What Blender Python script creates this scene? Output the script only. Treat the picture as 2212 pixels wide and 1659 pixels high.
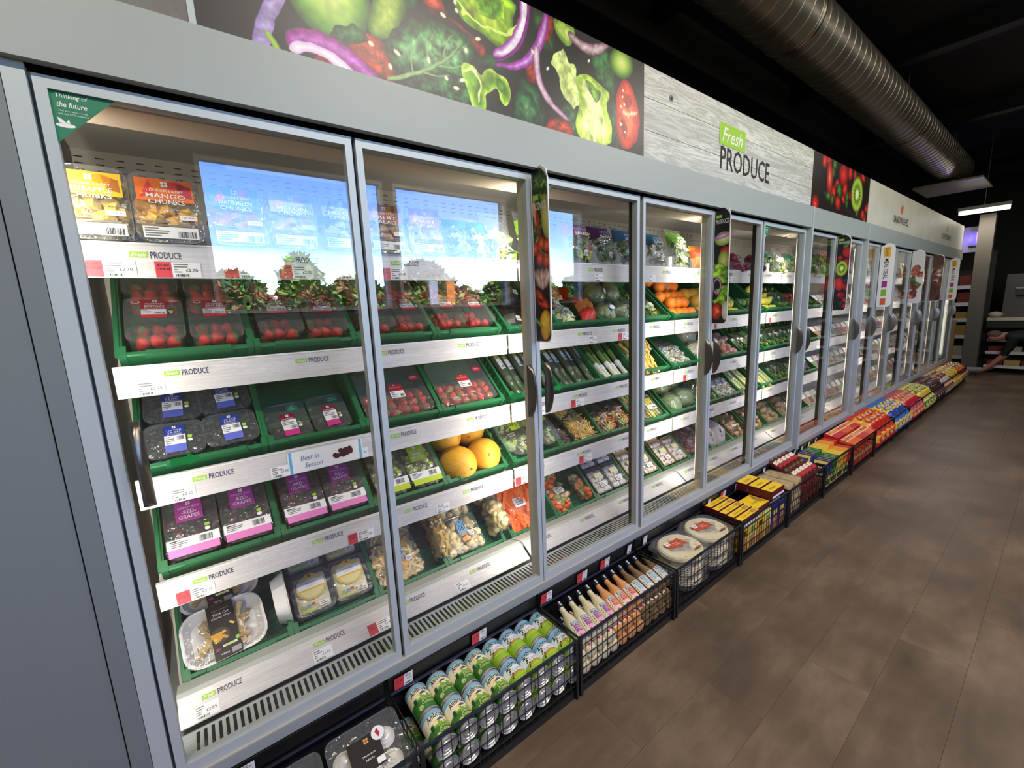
import bpy, math, random
import numpy as np
from mathutils import Matrix, Vector, Euler
for _o in list(bpy.data.objects): bpy.data.objects.remove(_o)
SC = bpy.context.scene
COL = SC.collection
rnd = random.Random(7)
PI = math.pi

# ------------------------------------------------------------------ camera
CAM_LOC = (0.0, -1.21, 1.42)
YAW, PITCH, ROLL, FPX = 0.646741, -0.167908, -0.044858, 922.956
cam_d = bpy.data.cameras.new('camera'); cam = bpy.data.objects.new('camera', cam_d); COL.objects.link(cam)
_f = Vector((math.sin(YAW)*math.cos(PITCH), math.cos(YAW)*math.cos(PITCH), math.sin(PITCH)))
_r0 = Vector((math.cos(YAW), -math.sin(YAW), 0)); _u0 = _r0.cross(_f)
_r = _r0*math.cos(ROLL)+_u0*math.sin(ROLL); _u = -_r0*math.sin(ROLL)+_u0*math.cos(ROLL)
_m = Matrix((_r, _u, -_f)).transposed().to_4x4(); _m.translation = CAM_LOC
cam.matrix_world = _m
cam_d.sensor_fit = 'HORIZONTAL'; cam_d.sensor_width = 36; cam_d.lens = 36*FPX/2212; cam_d.clip_start = .02; cam_d.clip_end = 300
SC.camera = cam
# ------------------------------------------------------------------ world, sun, exposure
W = bpy.data.worlds.new('sky'); SC.world = W; W.use_nodes = True
_n = W.node_tree.nodes; _l = W.node_tree.links
_bg = _n['Background']
_sky = _n.new('ShaderNodeTexSky'); _sky.sky_type = 'NISHITA'; _sky.sun_disc = False
_sky.sun_elevation = math.radians(52); _sky.sun_rotation = math.radians(20); _sky.air_density = 1.0; _sky.dust_density = .3; _sky.ozone_density = 2.0
_hs = _n.new('ShaderNodeHueSaturation'); _hs.inputs['Saturation'].default_value = 1.4; _hs.inputs['Hue'].default_value = .525
_l.new(_sky.outputs[0], _hs.inputs['Color']); _l.new(_hs.outputs[0], _bg.inputs[0]); _bg.inputs[1].default_value = 2.2
sun_d = bpy.data.lights.new('sun', 'SUN'); sun_d.energy = 40; sun_d.angle = .01; sun_d.color = (1, .95, .86)
sun = bpy.data.objects.new('sun', sun_d); COL.objects.link(sun)
sun.rotation_euler = Vector((-.35, -1.0, -1.15)).to_track_quat('-Z', 'Y').to_euler()
SC.view_settings.view_transform = 'Standard'; SC.view_settings.look = 'None'
SC.view_settings.exposure = 0.0; SC.view_settings.gamma = 1.0; SC.view_settings.use_curve_mapping = False
SC.cycles.adaptive_threshold = .03; SC.cycles.max_bounces = 6; SC.cycles.diffuse_bounces = 3; SC.cycles.glossy_bounces = 3; SC.cycles.transparent_max_bounces = 20
SC.cycles.transmission_bounces = 3; SC.cycles.sample_clamp_indirect = 4.0; SC.cycles.caustics_reflective = False; SC.cycles.caustics_refractive = False

# ------------------------------------------------------------------ materials
def lin(c):
    return tuple(((x/255)/12.92 if x/255 <= .04045 else ((x/255+.055)/1.055)**2.4) for x in c)
_mats = {}
def mat(name, col, rough=.5, metal=0., bump=0., bscale=60., var=0., vscale=6., coat=0., rvar=0., spec=.5, emit=0., stretch=None):
    k = (name,)
    if k in _mats: return _mats[k]
    m = bpy.data.materials.new(name); m.use_nodes = True
    nt = m.node_tree; b = nt.nodes['Principled BSDF']; L = nt.links.new
    c = lin(col)+(1,)
    b.inputs['Base Color'].default_value = c; b.inputs['Roughness'].default_value = rough; b.inputs['Metallic'].default_value = metal
    b.inputs['Specular IOR Level'].default_value = spec
    if coat: b.inputs['Coat Weight'].default_value = coat; b.inputs['Coat Roughness'].default_value = .08
    if emit:
        b.inputs['Emission Color'].default_value = c; b.inputs['Emission Strength'].default_value = emit
    if var or bump or rvar:
        tc = nt.nodes.new('ShaderNodeTexCoord'); mp = nt.nodes.new('ShaderNodeMapping'); L(tc.outputs['Object'], mp.inputs[0])
        if stretch: mp.inputs['Scale'].default_value = stretch
    if var:
        nz = nt.nodes.new('ShaderNodeTexNoise'); nz.inputs['Scale'].default_value = vscale; nz.inputs['Detail'].default_value = 5; nz.inputs['Roughness'].default_value = .65
        L(mp.outputs[0], nz.inputs['Vector'])
        mx = nt.nodes.new('ShaderNodeMix'); mx.data_type = 'RGBA'
        mx.inputs[6].default_value = tuple(x*(1-var) for x in c[:3])+(1,); mx.inputs[7].default_value = tuple(min(1, x*(1+var)) for x in c[:3])+(1,)
        rp = nt.nodes.new('ShaderNodeMapRange'); rp.inputs[1].default_value = .3; rp.inputs[2].default_value = .7
        L(nz.outputs[0], rp.inputs[0]); L(rp.outputs[0], mx.inputs[0]); src = mx.outputs[2]
        L(src, b.inputs['Base Color'])
    if rvar:
        oi = nt.nodes.new('ShaderNodeObjectInfo'); hs = nt.nodes.new('ShaderNodeHueSaturation')
        mr = nt.nodes.new('ShaderNodeMapRange'); mr.inputs[3].default_value = 1-rvar; mr.inputs[4].default_value = 1+rvar
        L(oi.outputs['Random'], mr.inputs[0]); L(mr.outputs[0], hs.inputs['Value'])
        if var: L(src, hs.inputs['Color'])
        else: hs.inputs['Color'].default_value = c
        L(hs.outputs[0], b.inputs['Base Color'])
    if bump:
        nb = nt.nodes.new('ShaderNodeTexNoise'); nb.inputs['Scale'].default_value = bscale; nb.inputs['Detail'].default_value = 3
        L(mp.outputs[0], nb.inputs['Vector'])
        bp = nt.nodes.new('ShaderNodeBump'); bp.inputs['Strength'].default_value = bump; bp.inputs['Distance'].default_value = .01
        L(nb.outputs[0], bp.inputs['Height']); L(bp.outputs[0], b.inputs['Normal'])
    _mats[k] = m; return m

def clear(name, tint=(1, 1, 1), f0=.04, rough=.0, haze=0., bump=0., bscale=40., hcol=(235, 240, 240)):
    if (name,) in _mats: return _mats[(name,)]
    m = bpy.data.materials.new(name); m.use_nodes = True
    nt = m.node_tree; nt.nodes.clear(); N = nt.nodes.new; L = nt.links.new
    out = N('ShaderNodeOutputMaterial'); tr = N('ShaderNodeBsdfTransparent'); tr.inputs[0].default_value = tint+(1,)
    gl = N('ShaderNodeBsdfGlossy'); gl.inputs['Roughness'].default_value = rough
    lw = N('ShaderNodeLayerWeight'); lw.inputs[0].default_value = .5
    pw = N('ShaderNodeMath'); pw.operation = 'POWER'; pw.inputs[1].default_value = 5; L(lw.outputs['Facing'], pw.inputs[0])
    ma = N('ShaderNodeMath'); ma.operation = 'MULTIPLY_ADD'; ma.inputs[1].default_value = 1-f0; ma.inputs[2].default_value = f0; L(pw.outputs[0], ma.inputs[0])
    base = tr.outputs[0]
    if haze:
        df = N('ShaderNodeBsdfDiffuse'); df.inputs[0].default_value = lin(hcol)+(1,)
        m2 = N('ShaderNodeMixShader'); m2.inputs[0].default_value = haze; L(tr.outputs[0], m2.inputs[1]); L(df.outputs[0], m2.inputs[2]); base = m2.outputs[0]
    mx = N('ShaderNodeMixShader'); L(ma.outputs[0], mx.inputs[0]); L(base, mx.inputs[1]); L(gl.outputs[0], mx.inputs[2]); L(mx.outputs[0], out.inputs[0])
    if bump:
        tc = N('ShaderNodeTexCoord'); nb = N('ShaderNodeTexNoise'); nb.inputs['Scale'].default_value = bscale; nb.inputs['Detail'].default_value = 2
        L(tc.outputs['Object'], nb.inputs['Vector']); bp = N('ShaderNodeBump'); bp.inputs['Strength'].default_value = bump; bp.inputs['Distance'].default_value = .012
        L(nb.outputs[0], bp.inputs['Height']); L(bp.outputs[0], gl.inputs['Normal']); L(bp.outputs[0], lw.inputs['Normal'])
    _mats[(name,)] = m; return m

def vcol(name='printed_picture_ink', rough=.35):
    if (name,) in _mats: return _mats[(name,)]
    m = bpy.data.materials.new(name); m.use_nodes = True; nt = m.node_tree
    a = nt.nodes.new('ShaderNodeAttribute'); a.attribute_name = 'Col'; b = nt.nodes['Principled BSDF']
    nt.links.new(a.outputs['Color'], b.inputs['Base Color']); b.inputs['Roughness'].default_value = rough
    _mats[(name,)] = m; return m

GREY = mat('grey_painted_steel', (156, 162, 158), .42, bump=.02, bscale=400)
DGREY = mat('dark_grey_painted_steel', (114, 121, 122), .45, bump=.03, bscale=500)
ALU = mat('pale_anodised_frame', (178, 186, 187), .4, .1)
LINER = mat('white_fridge_liner', (216, 212, 202), .45)
WHITE = mat('white_plastic', (232, 230, 226), .4)
PAPER = mat('white_paper', (236, 235, 232), .6)
BLACK = mat('black_plastic', (14, 14, 15), .5)
BMET = mat('black_powder_coat', (20, 21, 24), .38)
INK = mat('black_ink', (22, 22, 26), .6)
NAVY = mat('navy_ink', (52, 46, 84), .6)
LIME = mat('lime_ink', (150, 196, 52), .6)
RED = mat('red_ticket_ink', (206, 62, 72), .6)
GTXT = mat('grey_ink', (120, 120, 122), .6)
GREENP = mat('green_crate_plastic', (28, 106, 63), .42, var=.08, vscale=3)
GREENS = mat('green_sticker', (20, 116, 78), .5)
ARROW = mat('green_arrow_vinyl', (16, 132, 50), .5)
HANDM = mat('dark_satin_handle', (124, 117, 107), .34, .95)
STEEL = mat('brushed_steel', (158, 150, 138), .3, 1.0)
GLASS = clear('door_glass', (.985, .99, .985), .085, 0.0)
PLAST = clear('clear_tub_plastic', (.96, .97, .96), .05, .06, haze=.05)
FILM = clear('crinkled_film', (.97, .97, .97), .075, .14, haze=.06, bump=.9, bscale=38)

# ------------------------------------------------------------------ mesh builder
_txt = {}
def text_geo(s, bold=0., shear=0.):
    bold = min(bold, .007); k = (s, bold, shear)
    if k not in _txt:
        c = bpy.data.curves.new('t', 'FONT'); c.body = s; c.resolution_u = 2; c.fill_mode = 'FRONT'; c.offset = bold; c.shear = shear; c.size = 1
        o = bpy.data.objects.new('t', c); COL.objects.link(o)
        bpy.context.view_layer.update()
        me = o.evaluated_get(bpy.context.evaluated_depsgraph_get()).to_mesh()
        V = np.array([v.co[:2] for v in me.vertices]).reshape(-1, 2); F = [tuple(p.vertices) for p in me.polygons]
        bpy.data.objects.remove(o); bpy.data.curves.remove(c)
        lo = V.min(0); hi = V.max(0); V = (V-(lo+hi)/2)/(hi-lo)
        _txt[k] = (V, F)
    return _txt[k]

class MB:
    def __init__(s): s.v = []; s.f = []; s.m = []; s.mats = []
    def mi(s, m):
        if m not in s.mats: s.mats.append(m)
        return s.mats.index(m)
    def add(s, V, F, m):
        o = len(s.v); i = s.mi(m)
        s.v += [tuple(p) for p in V]; s.f += [tuple(a+o for a in q) for q in F]; s.m += [i]*len(F); return s
    def box(s, x0, x1, y0, y1, z0, z1, m, M=None):
        V = [(x, y, z) for x in (x0, x1) for y in (y0, y1) for z in (z0, z1)]
        if M: V = [M @ Vector(p) for p in V]
        return s.add(V, [(0, 1, 3, 2), (4, 6, 7, 5), (0, 4, 5, 1), (2, 3, 7, 6), (0, 2, 6, 4), (1, 5, 7, 3)], m)
    def poly(s, P, m): return s.add(P, [tuple(range(len(P)))], m)
    def extr(s, P2, a, b, m, axis='x'):      # profile of 2-D points extruded along an axis
        n = len(P2)
        pt = {'x': lambda p, t: (t, p[0], p[1]), 'y': lambda p, t: (p[0], t, p[1]), 'z': lambda p, t: (p[0], p[1], t)}[axis]
        V = [pt(p, a) for p in P2]+[pt(p, b) for p in P2]
        F = [(i, (i+1) % n, n+(i+1) % n, n+i) for i in range(n)]+[tuple(range(n))[::-1], tuple(range(n, 2*n))]
        return s.add(V, F, m)
    def loft(s, loops, m, cap0=True, cap1=True):
        n = len(loops[0]); V = [p for l in loops for p in l]; F = []
        for k in range(len(loops)-1):
            F += [(k*n+i, k*n+(i+1) % n, (k+1)*n+(i+1) % n, (k+1)*n+i) for i in range(n)]
        if cap0: F.append(tuple(range(n))[::-1])
        if cap1: F.append(tuple(range((len(loops)-1)*n, len(loops)*n)))
        return s.add(V, F, m)
    def lathe(s, prof, n, m, M=None, cap=True):
        L = []
        for r, z in prof:
            l = [Vector((r*math.cos(2*PI*i/n), r*math.sin(2*PI*i/n), z)) for i in range(n)]
            L.append([M @ p for p in l] if M else l)
        return s.loft(L, m, cap, cap)
    def ball(s, c, r, m, n=8, k=5, sc=(1, 1, 1), M=None):
        P = [(max(1e-4, r*math.sin(PI*j/k)), -r*math.cos(PI*j/k)) for j in range(k+1)]
        T = Matrix.Translation(c) @ (M or Matrix()) @ Matrix.Diagonal((*sc, 1))
        return s.lathe(P, n, m, T, False)
    def tube(s, pts, r, m, n=6, closed=False):
        P = [Vector(p) for p in pts]; L = []
        rr = r if isinstance(r, (list, tuple)) else [r]*len(P)
        for i, p in enumerate(P):
            a = P[i-1] if (i > 0 or closed) else p; b = P[(i+1) % len(P)] if (i < len(P)-1 or closed) else p
            t = (b-a).normalized(); up = Vector((0, 0, 1)) if abs(t.z) < .9 else Vector((1, 0, 0))
            u = t.cross(up).normalized(); w = t.cross(u)
            L.append([p+(u*math.cos(2*PI*k/n)+w*math.sin(2*PI*k/n))*rr[i] for k in range(n)])
        if closed: L.append(L[0]); return s.loft(L, m, False, False)
        return s.loft(L, m)
    # flat artwork in the local XY plane, z by layer
    def r2(s, x0, x1, y0, y1, m, l=1, nx=1):
        z = l*.0004; V = []; F = []
        for i in range(nx+1):
            x = x0+(x1-x0)*i/nx; V += [(x, y0, z), (x, y1, z)]
            if i: F.append((2*i-2, 2*i, 2*i+1, 2*i-1))
        return s.add(V, F, m)
    def p2(s, P, m, l=1): return s.poly([(x, y, l*.0004) for x, y in P], m)
    def e2(s, cx, cy, rx, ry, m, l=1, n=20): return s.p2([(cx+rx*math.cos(2*PI*i/n), cy+ry*math.sin(2*PI*i/n)) for i in range(n)], m, l)
    def t2(s, t, cx, cy, w, h, m, l=2, bold=0., shear=0., rot=0.):
        V, F = text_geo(t, bold, shear); c, q = math.cos(rot), math.sin(rot); z = l*.0004
        return s.add([(cx+x*w*c-y*h*q, cy+x*w*q+y*h*c, z) for x, y in V], F, m)
    def bars(s, x0, x1, y0, y1, m, l=2, n=14, seed=1):      # a barcode
        r = random.Random(seed); x = x0
        while x < x1:
            w = r.choice((.5, 1, 1.6))*(x1-x0)/n/2; s.r2(x, min(x+w, x1), y0, y1, m, l); x += w+r.choice((.5, 1, 1.3))*(x1-x0)/n/2
        return s
    def lines(s, x0, x1, y0, y1, m, l=2, n=3, seed=1):      # rows of small print
        r = random.Random(seed); h = (y1-y0)/(n*2-1)
        for i in range(n): s.r2(x0, x0+(x1-x0)*r.uniform(.45, 1), y1-h*(2*i+1), y1-h*2*i, m, l)
        return s
    def warp(s, fn): s.v = [tuple(fn(*p)) for p in s.v]; return s
    def merge(s, o, M=None):
        b = len(s.v); s.v += [tuple(M @ Vector(p)) for p in o.v] if M else list(o.v); s.f += [tuple(a+b for a in q) for q in o.f]
        ix = [s.mi(m) for m in o.mats]; s.m += [ix[i] for i in o.m]; return s
    def mesh(s, name, smooth=None):
        me = bpy.data.meshes.new(name); me.from_pydata(s.v, [], s.f)
        for m in s.mats: me.materials.append(m)
        me.polygons.foreach_set('material_index', s.m)
        if smooth:
            me.polygons.foreach_set('use_smooth', [True]*len(s.f)); me.set_sharp_from_angle(angle=math.radians(smooth))
        me.update(); return me

def new(name, me, parent=None, M=None, label=None, cat=None, group=None, kind=None):
    o = bpy.data.objects.new(name, me); COL.objects.link(o)
    if parent is not None: o.parent = parent
    if M is not None: o.matrix_basis = M
    for k, v in (('label', label), ('category', cat), ('group', group), ('kind', kind)):
        if v: o[k] = v
    return o
def root(name, label, cat, M=None, group=None, kind=None):
    o = new(name, None, None, M, label, cat, group, kind); o.empty_display_size = .02; return o
def TR(x=0, y=0, z=0): return Matrix.Translation((x, y, z))
def RX(a): return Matrix.Rotation(math.radians(a), 4, 'X')
def RY(a): return Matrix.Rotation(math.radians(a), 4, 'Y')
def RZ(a): return Matrix.Rotation(math.radians(a), 4, 'Z')
class T:                                   # a kind of thing: its parts share mesh data between copies
    def __init__(s, name, cat, parts): s.name, s.cat, s.parts = name, cat, parts
def put(t, M, label, group=None):
    if len(t.parts) == 1 and len(t.parts[0]) == 2: return new(t.name, t.parts[0][1], None, M, label, t.cat, group)
    r = root(t.name, label, t.cat, M, group)
    for p in t.parts:
        kw = p[3] if len(p) > 3 else {}
        o = new(p[0], p[1], r, p[2] if len(p) > 2 else None, kind=kw.get('kind'), label=kw.get('label'))
        for q in kw.get('subs', ()): new(q[0], q[1], o, q[2] if len(q) > 2 else None)
    return r
ORD = 'first second third fourth fifth sixth seventh eighth ninth tenth eleventh twelfth thirteenth fourteenth fifteenth sixteenth seventeenth eighteenth nineteenth twentieth'.split()
ORD += ['twenty-'+w for w in ORD[:9]]+['thirtieth']+['thirty-'+w for w in ORD[:9]]+['fortieth']

def area(name, loc, direction, sx, sy, power, col=(1, 1, 1), spread=180, parent=None):
    d = bpy.data.lights.new(name, 'AREA'); d.shape = 'RECTANGLE'; d.size = sx; d.size_y = sy; d.energy = power; d.color = col; d.spread = math.radians(spread)
    o = bpy.data.objects.new(name, d); COL.objects.link(o); o.location = loc
    o.rotation_euler = Vector(direction).to_track_quat('-Z', 'Y').to_euler()
    if parent: o.parent = parent
    return o

# value noise and a painter for printed pictures (colour per vertex)
def vnoise(x, y, s, seed=0):
    r = np.random.RandomState(seed); g = r.rand(64, 64)
    X = np.mod(x*s, 64); Y = np.mod(y*s, 64); i = X.astype(int) % 64; j = Y.astype(int) % 64; a = X-np.floor(X); b = Y-np.floor(Y)
    a = a*a*(3-2*a); b = b*b*(3-2*b); i1 = (i+1) % 64; j1 = (j+1) % 64
    return (g[j, i]*(1-a)+g[j, i1]*a)*(1-b)+(g[j1, i]*(1-a)+g[j1, i1]*a)*b
class Paint:
    def __init__(s, w, h, nx, ny, bg):
        s.w, s.h, s.nx, s.ny = w, h, nx, ny
        s.X, s.Y = np.meshgrid(np.linspace(0, w, nx+1), np.linspace(0, h, ny+1))
        s.I = np.ones(s.X.shape+(3,))*np.array(bg)/255.
        s.px = w/nx
    def wob(s, amp, sc, seed): return (vnoise(s.X, s.Y, sc, seed)-.5)*amp, (vnoise(s.X, s.Y, sc, seed+50)-.5)*amp
    def blend(s, a, c):
        a = np.clip(a, 0, 1)[..., None]; s.I = s.I*(1-a)+np.asarray(c)/255.*a
    def ell(s, cx, cy, rx, ry, cols, ang=0, wob=0, wsc=20, seed=1, inner=0., soft=1.2, tex=0., a0=None, a1=None, tsc=60):
        dx, dy = s.wob(wob, wsc, seed); X = s.X+dx-cx; Y = s.Y+dy-cy; c, q = math.cos(ang), math.sin(ang)
        u = (X*c+Y*q)/rx; v = (-X*q+Y*c)/ry; d = np.hypot(u, v); e = soft*s.px/min(rx, ry)
        a = np.clip((1-d)/e+.5, 0, 1)
        if inner: a *= np.clip((d-inner)/e+.5, 0, 1)
        if a0 is not None:
            th = np.arctan2(v, u); th = np.where(th < a0, th+2*PI, th); a *= (th <= a1)
        t = np.clip((d-inner)/(1-inner), 0, 1); cols = np.array(cols, float); k = t*(len(cols)-1); i = np.minimum(k.astype(int), len(cols)-2); fr = (k-i)[..., None]
        col = cols[i]*(1-fr)+cols[i+1]*fr
        if tex: col = col*(1+tex*2*(vnoise(s.X, s.Y, tsc, seed+9)-.5))[..., None]
        s.blend(a, np.clip(col, 0, 255))
    def leaf(s, cx, cy, rx, ry, ang, cols, vein, seed=1, wob=.02, wsc=25):
        s.ell(cx, cy, rx, ry, cols, ang, wob, wsc, seed, tex=.45, tsc=70)
        X = s.X-cx; Y = s.Y-cy; c, q = math.cos(ang), math.sin(ang); u = (X*c+Y*q)/rx; v = (-X*q+Y*c)/ry
        ins = np.hypot(u, v) < .9
        s.blend(ins*np.clip(1.4-np.abs(v)*ry/s.px/1.2, 0, .8), vein)
        w = np.abs(((u*4+np.abs(v)*1.6) % 1)-.5); s.blend(ins*np.clip(.32-w*3, 0, .35), vein)
    def poly(s, P, cols, seed=1, wob=.006, wsc=40, tex=.3, tsc=60, depth=.03, smooth=2):
        P = [tuple(p) for p in P]
        for _ in range(smooth): P = [q for i in range(len(P)) for q in ((P[i][0]*.75+P[(i+1) % len(P)][0]*.25, P[i][1]*.75+P[(i+1) % len(P)][1]*.25), (P[i][0]*.25+P[(i+1) % len(P)][0]*.75, P[i][1]*.25+P[(i+1) % len(P)][1]*.75))]
        A = np.array(P); lo = A.min(0)-.02; hi = A.max(0)+.02
        j0, j1 = max(0, int(lo[1]/s.h*s.ny)), min(s.ny+1, int(hi[1]/s.h*s.ny)+2); i0, i1 = max(0, int(lo[0]/s.w*s.nx)), min(s.nx+1, int(hi[0]/s.w*s.nx)+2)
        if j0 >= j1 or i0 >= i1: return
        sl = (slice(j0, j1), slice(i0, i1)); X0, Y0 = s.X[sl], s.Y[sl]
        X = X0+(vnoise(X0, Y0, wsc, seed)-.5)*wob*2; Y = Y0+(vnoise(X0, Y0, wsc, seed+50)-.5)*wob*2
        ins = np.zeros(X.shape, bool); d = np.full(X.shape, 9.)
        for k in range(len(P)):
            (x0, y0), (x1, y1) = P[k-1], P[k]
            ins ^= ((y0 > Y) != (y1 > Y)) & (X < (x1-x0)*(Y-y0)/(y1-y0+1e-12)+x0)
            L2 = (x1-x0)**2+(y1-y0)**2+1e-12; t = np.clip(((X-x0)*(x1-x0)+(Y-y0)*(y1-y0))/L2, 0, 1); d = np.minimum(d, np.hypot(X-x0-t*(x1-x0), Y-y0-t*(y1-y0)))
        sd = np.where(ins, d, -d); a = np.clip(sd/s.px+.5, 0, 1)[..., None]
        cols = np.array(cols, float); k = np.clip(sd/depth, 0, 1)*(len(cols)-1); i = np.minimum(k.astype(int), len(cols)-2); fr = (k-i)[..., None]; col = cols[i]*(1-fr)+cols[i+1]*fr
        if tex: n = .6*vnoise(X0, Y0, tsc, seed+9)+.4*vnoise(X0, Y0, tsc*2.7, seed+19); col = col*(1+tex*2.4*(n-.5))[..., None]
        s.I[sl] = s.I[sl]*(1-a)+np.clip(col, 0, 255)/255.*a
    def stroke(s, P, w, cols, seed=1, **k):
        L = [];R = []
        for i, (x, y) in enumerate(P):
            xa, ya = P[max(0, i-1)]; xb, yb = P[min(len(P)-1, i+1)]; d = math.hypot(xb-xa, yb-ya)+1e-9; nx, ny = -(yb-ya)/d, (xb-xa)/d; ww = w if not isinstance(w, (list, tuple)) else w[i]
            L.append((x+nx*ww, y+ny*ww)); R.append((x-nx*ww, y-ny*ww))
        s.poly(L+R[::-1], cols, seed, **k)
    def seeds(s, n, box, r, col, seed=3):
        q = random.Random(seed)
        for _ in range(n): s.ell(q.uniform(box[0], box[1]), q.uniform(box[2], box[3]), r*q.uniform(.8, 1.3), r*.65, [col, col], q.uniform(0, 3))
    def mesh(s, name, M=None):
        nx, ny = s.nx, s.ny; me = bpy.data.meshes.new(name)
        V = np.stack([s.X, s.Y, np.zeros_like(s.X)], -1).reshape(-1, 3)
        i = np.arange(nx); j = np.arange(ny); J, I = np.meshgrid(j, i, indexing='ij'); a = J*(nx+1)+I
        F = np.stack([a, a+1, a+nx+2, a+nx+1], -1).reshape(-1, 4)
        me.vertices.add(len(V)); me.vertices.foreach_set('co', V.ravel())
        me.loops.add(F.size); me.loops.foreach_set('vertex_index', F.ravel()); me.polygons.add(len(F)); me.polygons.foreach_set('loop_start', np.arange(0, F.size, 4))
        at = me.color_attributes.new('Col', 'FLOAT_COLOR', 'POINT')
        I = s.I.reshape(-1, 3); Ln = np.where(I <= .04045, I/12.92, ((I+.055)/1.055)**2.4)
        at.data.foreach_set('color', np.concatenate([Ln, np.ones((len(V), 1))], 1).astype(np.float32).ravel())
        me.materials.append(vcol()); me.update(calc_edges=True); me.validate(); return me

# ------------------------------------------------------------------ lamps of the shop (fixtures hang from the ceiling)
LAMPM = mat('lamp_diffuser_white', (255, 250, 240), .5, emit=6.0)
CASEM = mat('lamp_housing_grey', (150, 150, 150), .5)
def ceiling_lamp(x, y, z, L, along, power, label):
    r = root('strip_lamp', label, 'lamp', TR(x, y, z) @ (RZ(90) if along == 'y' else Matrix()), 'linear ceiling lamps')
    b = MB().box(-L/2, L/2, -.07, .07, .02, .08, CASEM); new('housing', b.mesh('strip_lamp_housing'), r)
    d = MB()
    d.loft([[(xx, .055*math.cos(PI*i/8), .02-.035*math.sin(PI*i/8)) for i in range(9)] for xx in (-L/2, L/2)], LAMPM)
    new('diffuser', d.mesh('strip_lamp_diffuser', 40), r)
    for sx in (-1, 1): new('suspension_wire', MB().tube([(sx*L*.4, 0, .08), (sx*L*.4, 0, 3.68-z)], .004, CASEM, 5).mesh('strip_lamp_wire'), r)
    area('strip_lamp_light', (x, y, z-.03), (0, 0, -1), L if along == 'x' else .12, .12 if along == 'x' else L, power, (1, .9, .76))
for k, (x, y, pw) in enumerate(((-1.2, -2.2, 68), (1.5, -2.2, 72), (4.2, -2.2, 54), (6.9, -2.2, 18), (2.8, -3.4, 20))):
    ceiling_lamp(x, y, 3.5, 1.5, 'x', pw*1.12, 'suspended linear lamp over the aisle, %s from the shop entrance' % ORD[k])

# ------------------------------------------------------------------ shell of the shop
CEILM = mat('black_ceiling_paint', (9, 9, 10), .8)
WALLD = mat('dark_wall_paint', (38, 36, 35), .7)
WALLB = mat('black_end_wall_paint', (17, 16, 16), .7)
WALLW = mat('interior_wall_paint', (92, 88, 84), .7)
FLOORM = bpy.data.materials.new('dark_oak_vinyl'); FLOORM.use_nodes = True
def _floor():
    nt = FLOORM.node_tree; N = nt.nodes.new; L = nt.links.new; b = nt.nodes['Principled BSDF']
    g = N('ShaderNodeNewGeometry'); m1 = N('ShaderNodeMapping'); m1.inputs['Scale'].default_value = (1.3, 3.2, 1); L(g.outputs['Position'], m1.inputs[0])
    oi = N('ShaderNodeObjectInfo')
    ad = N('ShaderNodeVectorMath'); ad.operation = 'ADD'; L(m1.outputs[0], ad.inputs[0])
    sc = N('ShaderNodeVectorMath'); sc.operation = 'SCALE'; sc.inputs[0].default_value = (13, 7, 3); L(oi.outputs['Random'], sc.inputs['Scale']); L(sc.outputs[0], ad.inputs[1])
    n1 = N('ShaderNodeTexNoise'); n1.inputs['Scale'].default_value = 3.5; n1.inputs['Detail'].default_value = 8; n1.inputs['Roughness'].default_value = .68; L(ad.outputs[0], n1.inputs['Vector'])
    n2 = N('ShaderNodeTexNoise'); n2.inputs['Scale'].default_value = 2.2; n2.inputs['Detail'].default_value = 4; L(g.outputs['Position'], n2.inputs['Vector'])
    cr = N('ShaderNodeValToRGB'); e = cr.color_ramp.elements
    e[0].position = .27; e[0].color = lin((62, 50, 39))+(1,); e[1].position = .78; e[1].color = lin((132, 112, 90))+(1,)
    q = cr.color_ramp.elements.new(.5); q.color = lin((92, 76, 60))+(1,)
    mx = N('ShaderNodeMix'); mx.inputs[0].default_value = .6; L(n1.outputs[0], mx.inputs[2]); L(n2.outputs[0], mx.inputs[3]); L(mx.outputs[0], cr.inputs[0])
    hs = N('ShaderNodeHueSaturation'); mr = N('ShaderNodeMapRange'); mr.inputs[3].default_value = .92; mr.inputs[4].default_value = 1.07; L(oi.outputs['Random'], mr.inputs[0])
    L(mr.outputs[0], hs.inputs['Value']); L(cr.outputs[0], hs.inputs['Color']); L(hs.outputs[0], b.inputs['Base Color'])
    rr = N('ShaderNodeMapRange'); rr.inputs[3].default_value = .3; rr.inputs[4].default_value = .55; L(n1.outputs[0], rr.inputs[0]); L(rr.outputs[0], b.inputs['Roughness'])
    bp = N('ShaderNodeBump'); bp.inputs['Strength'].default_value = .15; bp.inputs['Distance'].default_value = .004; L(n1.outputs[0], bp.inputs['Height']); L(bp.outputs[0], b.inputs['Normal'])
_floor()
fl = new('floor', MB().box(-5, 14, -4.1, 1.2, -.12, -.0035, mat('floor_joint', (40, 33, 27), .7)).mesh('floor_slab'), kind='structure', label='dark brown wood effect plank floor of the shop aisle')
pl = MB().box(0, 1.1993, 0, .1993, -.004, 0, FLOORM).mesh('floor_plank')
for j in range(21):
    for i in range(17):
        x = -5+1.2*i-.4*(j % 3); y = -4.1+.2*j
        if y > .02 or x > 13: continue
        new('plank', pl, fl, TR(x, y, 0))
new('ceiling', MB().box(-5, 14, -4.2, 1.2, 3.7, 3.8, CEILM).mesh('ceiling'), kind='structure', label='black painted ceiling')
BEAMM = mat('black_steel_beam', (20, 19, 18), .6)
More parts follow.
